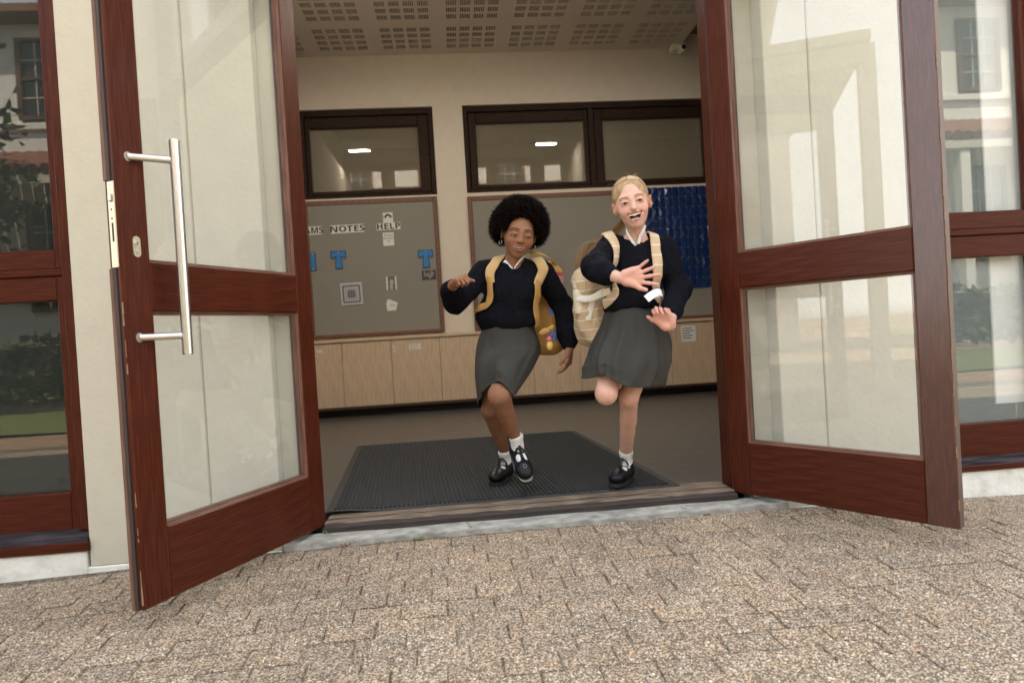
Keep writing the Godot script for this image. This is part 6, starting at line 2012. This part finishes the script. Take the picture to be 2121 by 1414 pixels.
	part("strap", ribbon(J, [Vector3(0.125, 1.10, -0.17), Vector3(0.120, 1.04, -0.165), Vector3(0.115, 0.98, -0.17), Vector3(0.116, 0.92, -0.18), Vector3(0.122, 0.865, -0.2)], 0.042, 0.009, 0.006), strapm, bp)
	part("top_webbing", ribbon(J, [Vector3(0.075, 1.232, -0.255), Vector3(0.115, 1.232, -0.28), Vector3(0.16, 1.222, -0.32), Vector3(0.205, 1.195, -0.37), Vector3(0.225, 1.17, -0.40)], 0.034, 0, 0.004, Vector3(0.2, 0.8, 0.5), false), M(0.42, 0.25, 0.03, 0.8), bp)
	# knotted strap end and zip edge
	m = MB.new()
	for e in [[Vector3(0.118, 0.855, -0.205), Vector3(0.028, 0.016, 0.014), 0.4], [Vector3(0.150, 0.868, -0.215), Vector3(0.022, 0.013, 0.012), 0.7], [Vector3(0.134, 0.858, -0.20), Vector3(0.012, 0.014, 0.012), 0.0]]: m.ball(e[0], e[1], Basis(Vector3(0, 0, 1), e[2]))
	part("strap_knot", m, strapm, bp)
	settle(bp, Vector3(0.112, 0.74, -0.425))
	var ch := thing("bag_charm", "small pink and yellow toy charm hanging from the mustard backpack", "charm", Vector3(0.142, 0.815, -0.225))
	m = MB.new(); m.ball(Vector3(0, -0.026, 0), Vector3(0.0165, 0.024, 0.013)); part("yellow_body", m, M(0.66, 0.46, 0.12, 0.5), ch)
	m = MB.new(); m.ball(Vector3(-0.003, 0.006, 0.004), Vector3(0.015, 0.016, 0.012)); part("pink_head", m, M(0.60, 0.22, 0.22, 0.5), ch)
	m = MB.new(); m.ball(Vector3(-0.012, 0.016, 0.01), Vector3(0.006, 0.008, 0.005)); m.ball(Vector3(0.010, 0.017, 0.01), Vector3(0.006, 0.008, 0.005)); part("red_trim", m, M(0.35, 0.04, 0.05, 0.5), ch)
	m = MB.new(); m.tube([Vector3(0, 0.02, 0), Vector3(-0.002, 0.04, 0.002)], 0.0015, 6); part("chain", m, K.silver, ch)

func build_people():
	fabric_materials()
	blotch.frequency = 1.0; blotch.seed = 77; blotch.fractal_octaves = 2
	build_curly_girl()
	build_blonde_girl()
func _ready():
	# camera
	var cam := Camera3D.new(); cam.name = "camera"
	cam.transform = Transform3D(Basis(Vector3(0.99448, -0.059631, 0.086336), Vector3(0.060552, 0.998132, -0.008087), Vector3(-0.085692, 0.01327, 0.996233)).orthonormalized(), Vector3(-0.3073, 0.86, 2.9279))
	cam.near = 0.05; cam.far = 400.0; cam.fov = 53.889
	var at := CameraAttributesPhysical.new()
	at.frustum_focal_length = 23.61; at.frustum_focus_distance = 2.95; at.exposure_aperture = 3.2; at.frustum_near = 0.05; at.frustum_far = 400.0
	cam.attributes = at
	add_child(cam); cam.current = true
	# bright hazy sky, the sun behind the building
	var env := Environment.new()
	env.background_mode = Environment.BG_SKY
	var sky := Sky.new()
	var sm := ProceduralSkyMaterial.new()
	sm.sky_top_color = Color(0.78, 0.82, 0.87); sm.sky_horizon_color = Color(0.96, 0.95, 0.93); sm.sky_curve = 0.18
	sm.ground_bottom_color = Color(0.45, 0.40, 0.34); sm.ground_horizon_color = Color(0.8, 0.78, 0.74)
	sm.sky_energy_multiplier = 1.0
	sky.sky_material = sm; env.sky = sky
	env.background_energy_multiplier = 1.0
	env.tonemap_mode = Environment.TONE_MAPPER_LINEAR
	env.tonemap_exposure = 5.0
	env.sdfgi_enabled = true; env.ssao_enabled = true; env.ssil_enabled = true
	var we := WorldEnvironment.new(); we.name = "world_environment"; we.environment = env; add_child(we)
	var sun := DirectionalLight3D.new(); sun.name = "sun"
	sun.light_energy = 1.5; sun.light_color = Color(1.0, 0.95, 0.86); sun.light_angular_distance = 0.5; sun.shadow_enabled = true
	add_child(sun)
	sun.look_at_from_position(Vector3.ZERO, Vector3(0.12, -0.87, 0.46))
	make_materials()
	build_ground()
	build_facade()
	build_doors()
	build_hall()
	build_outside()
	build_people()
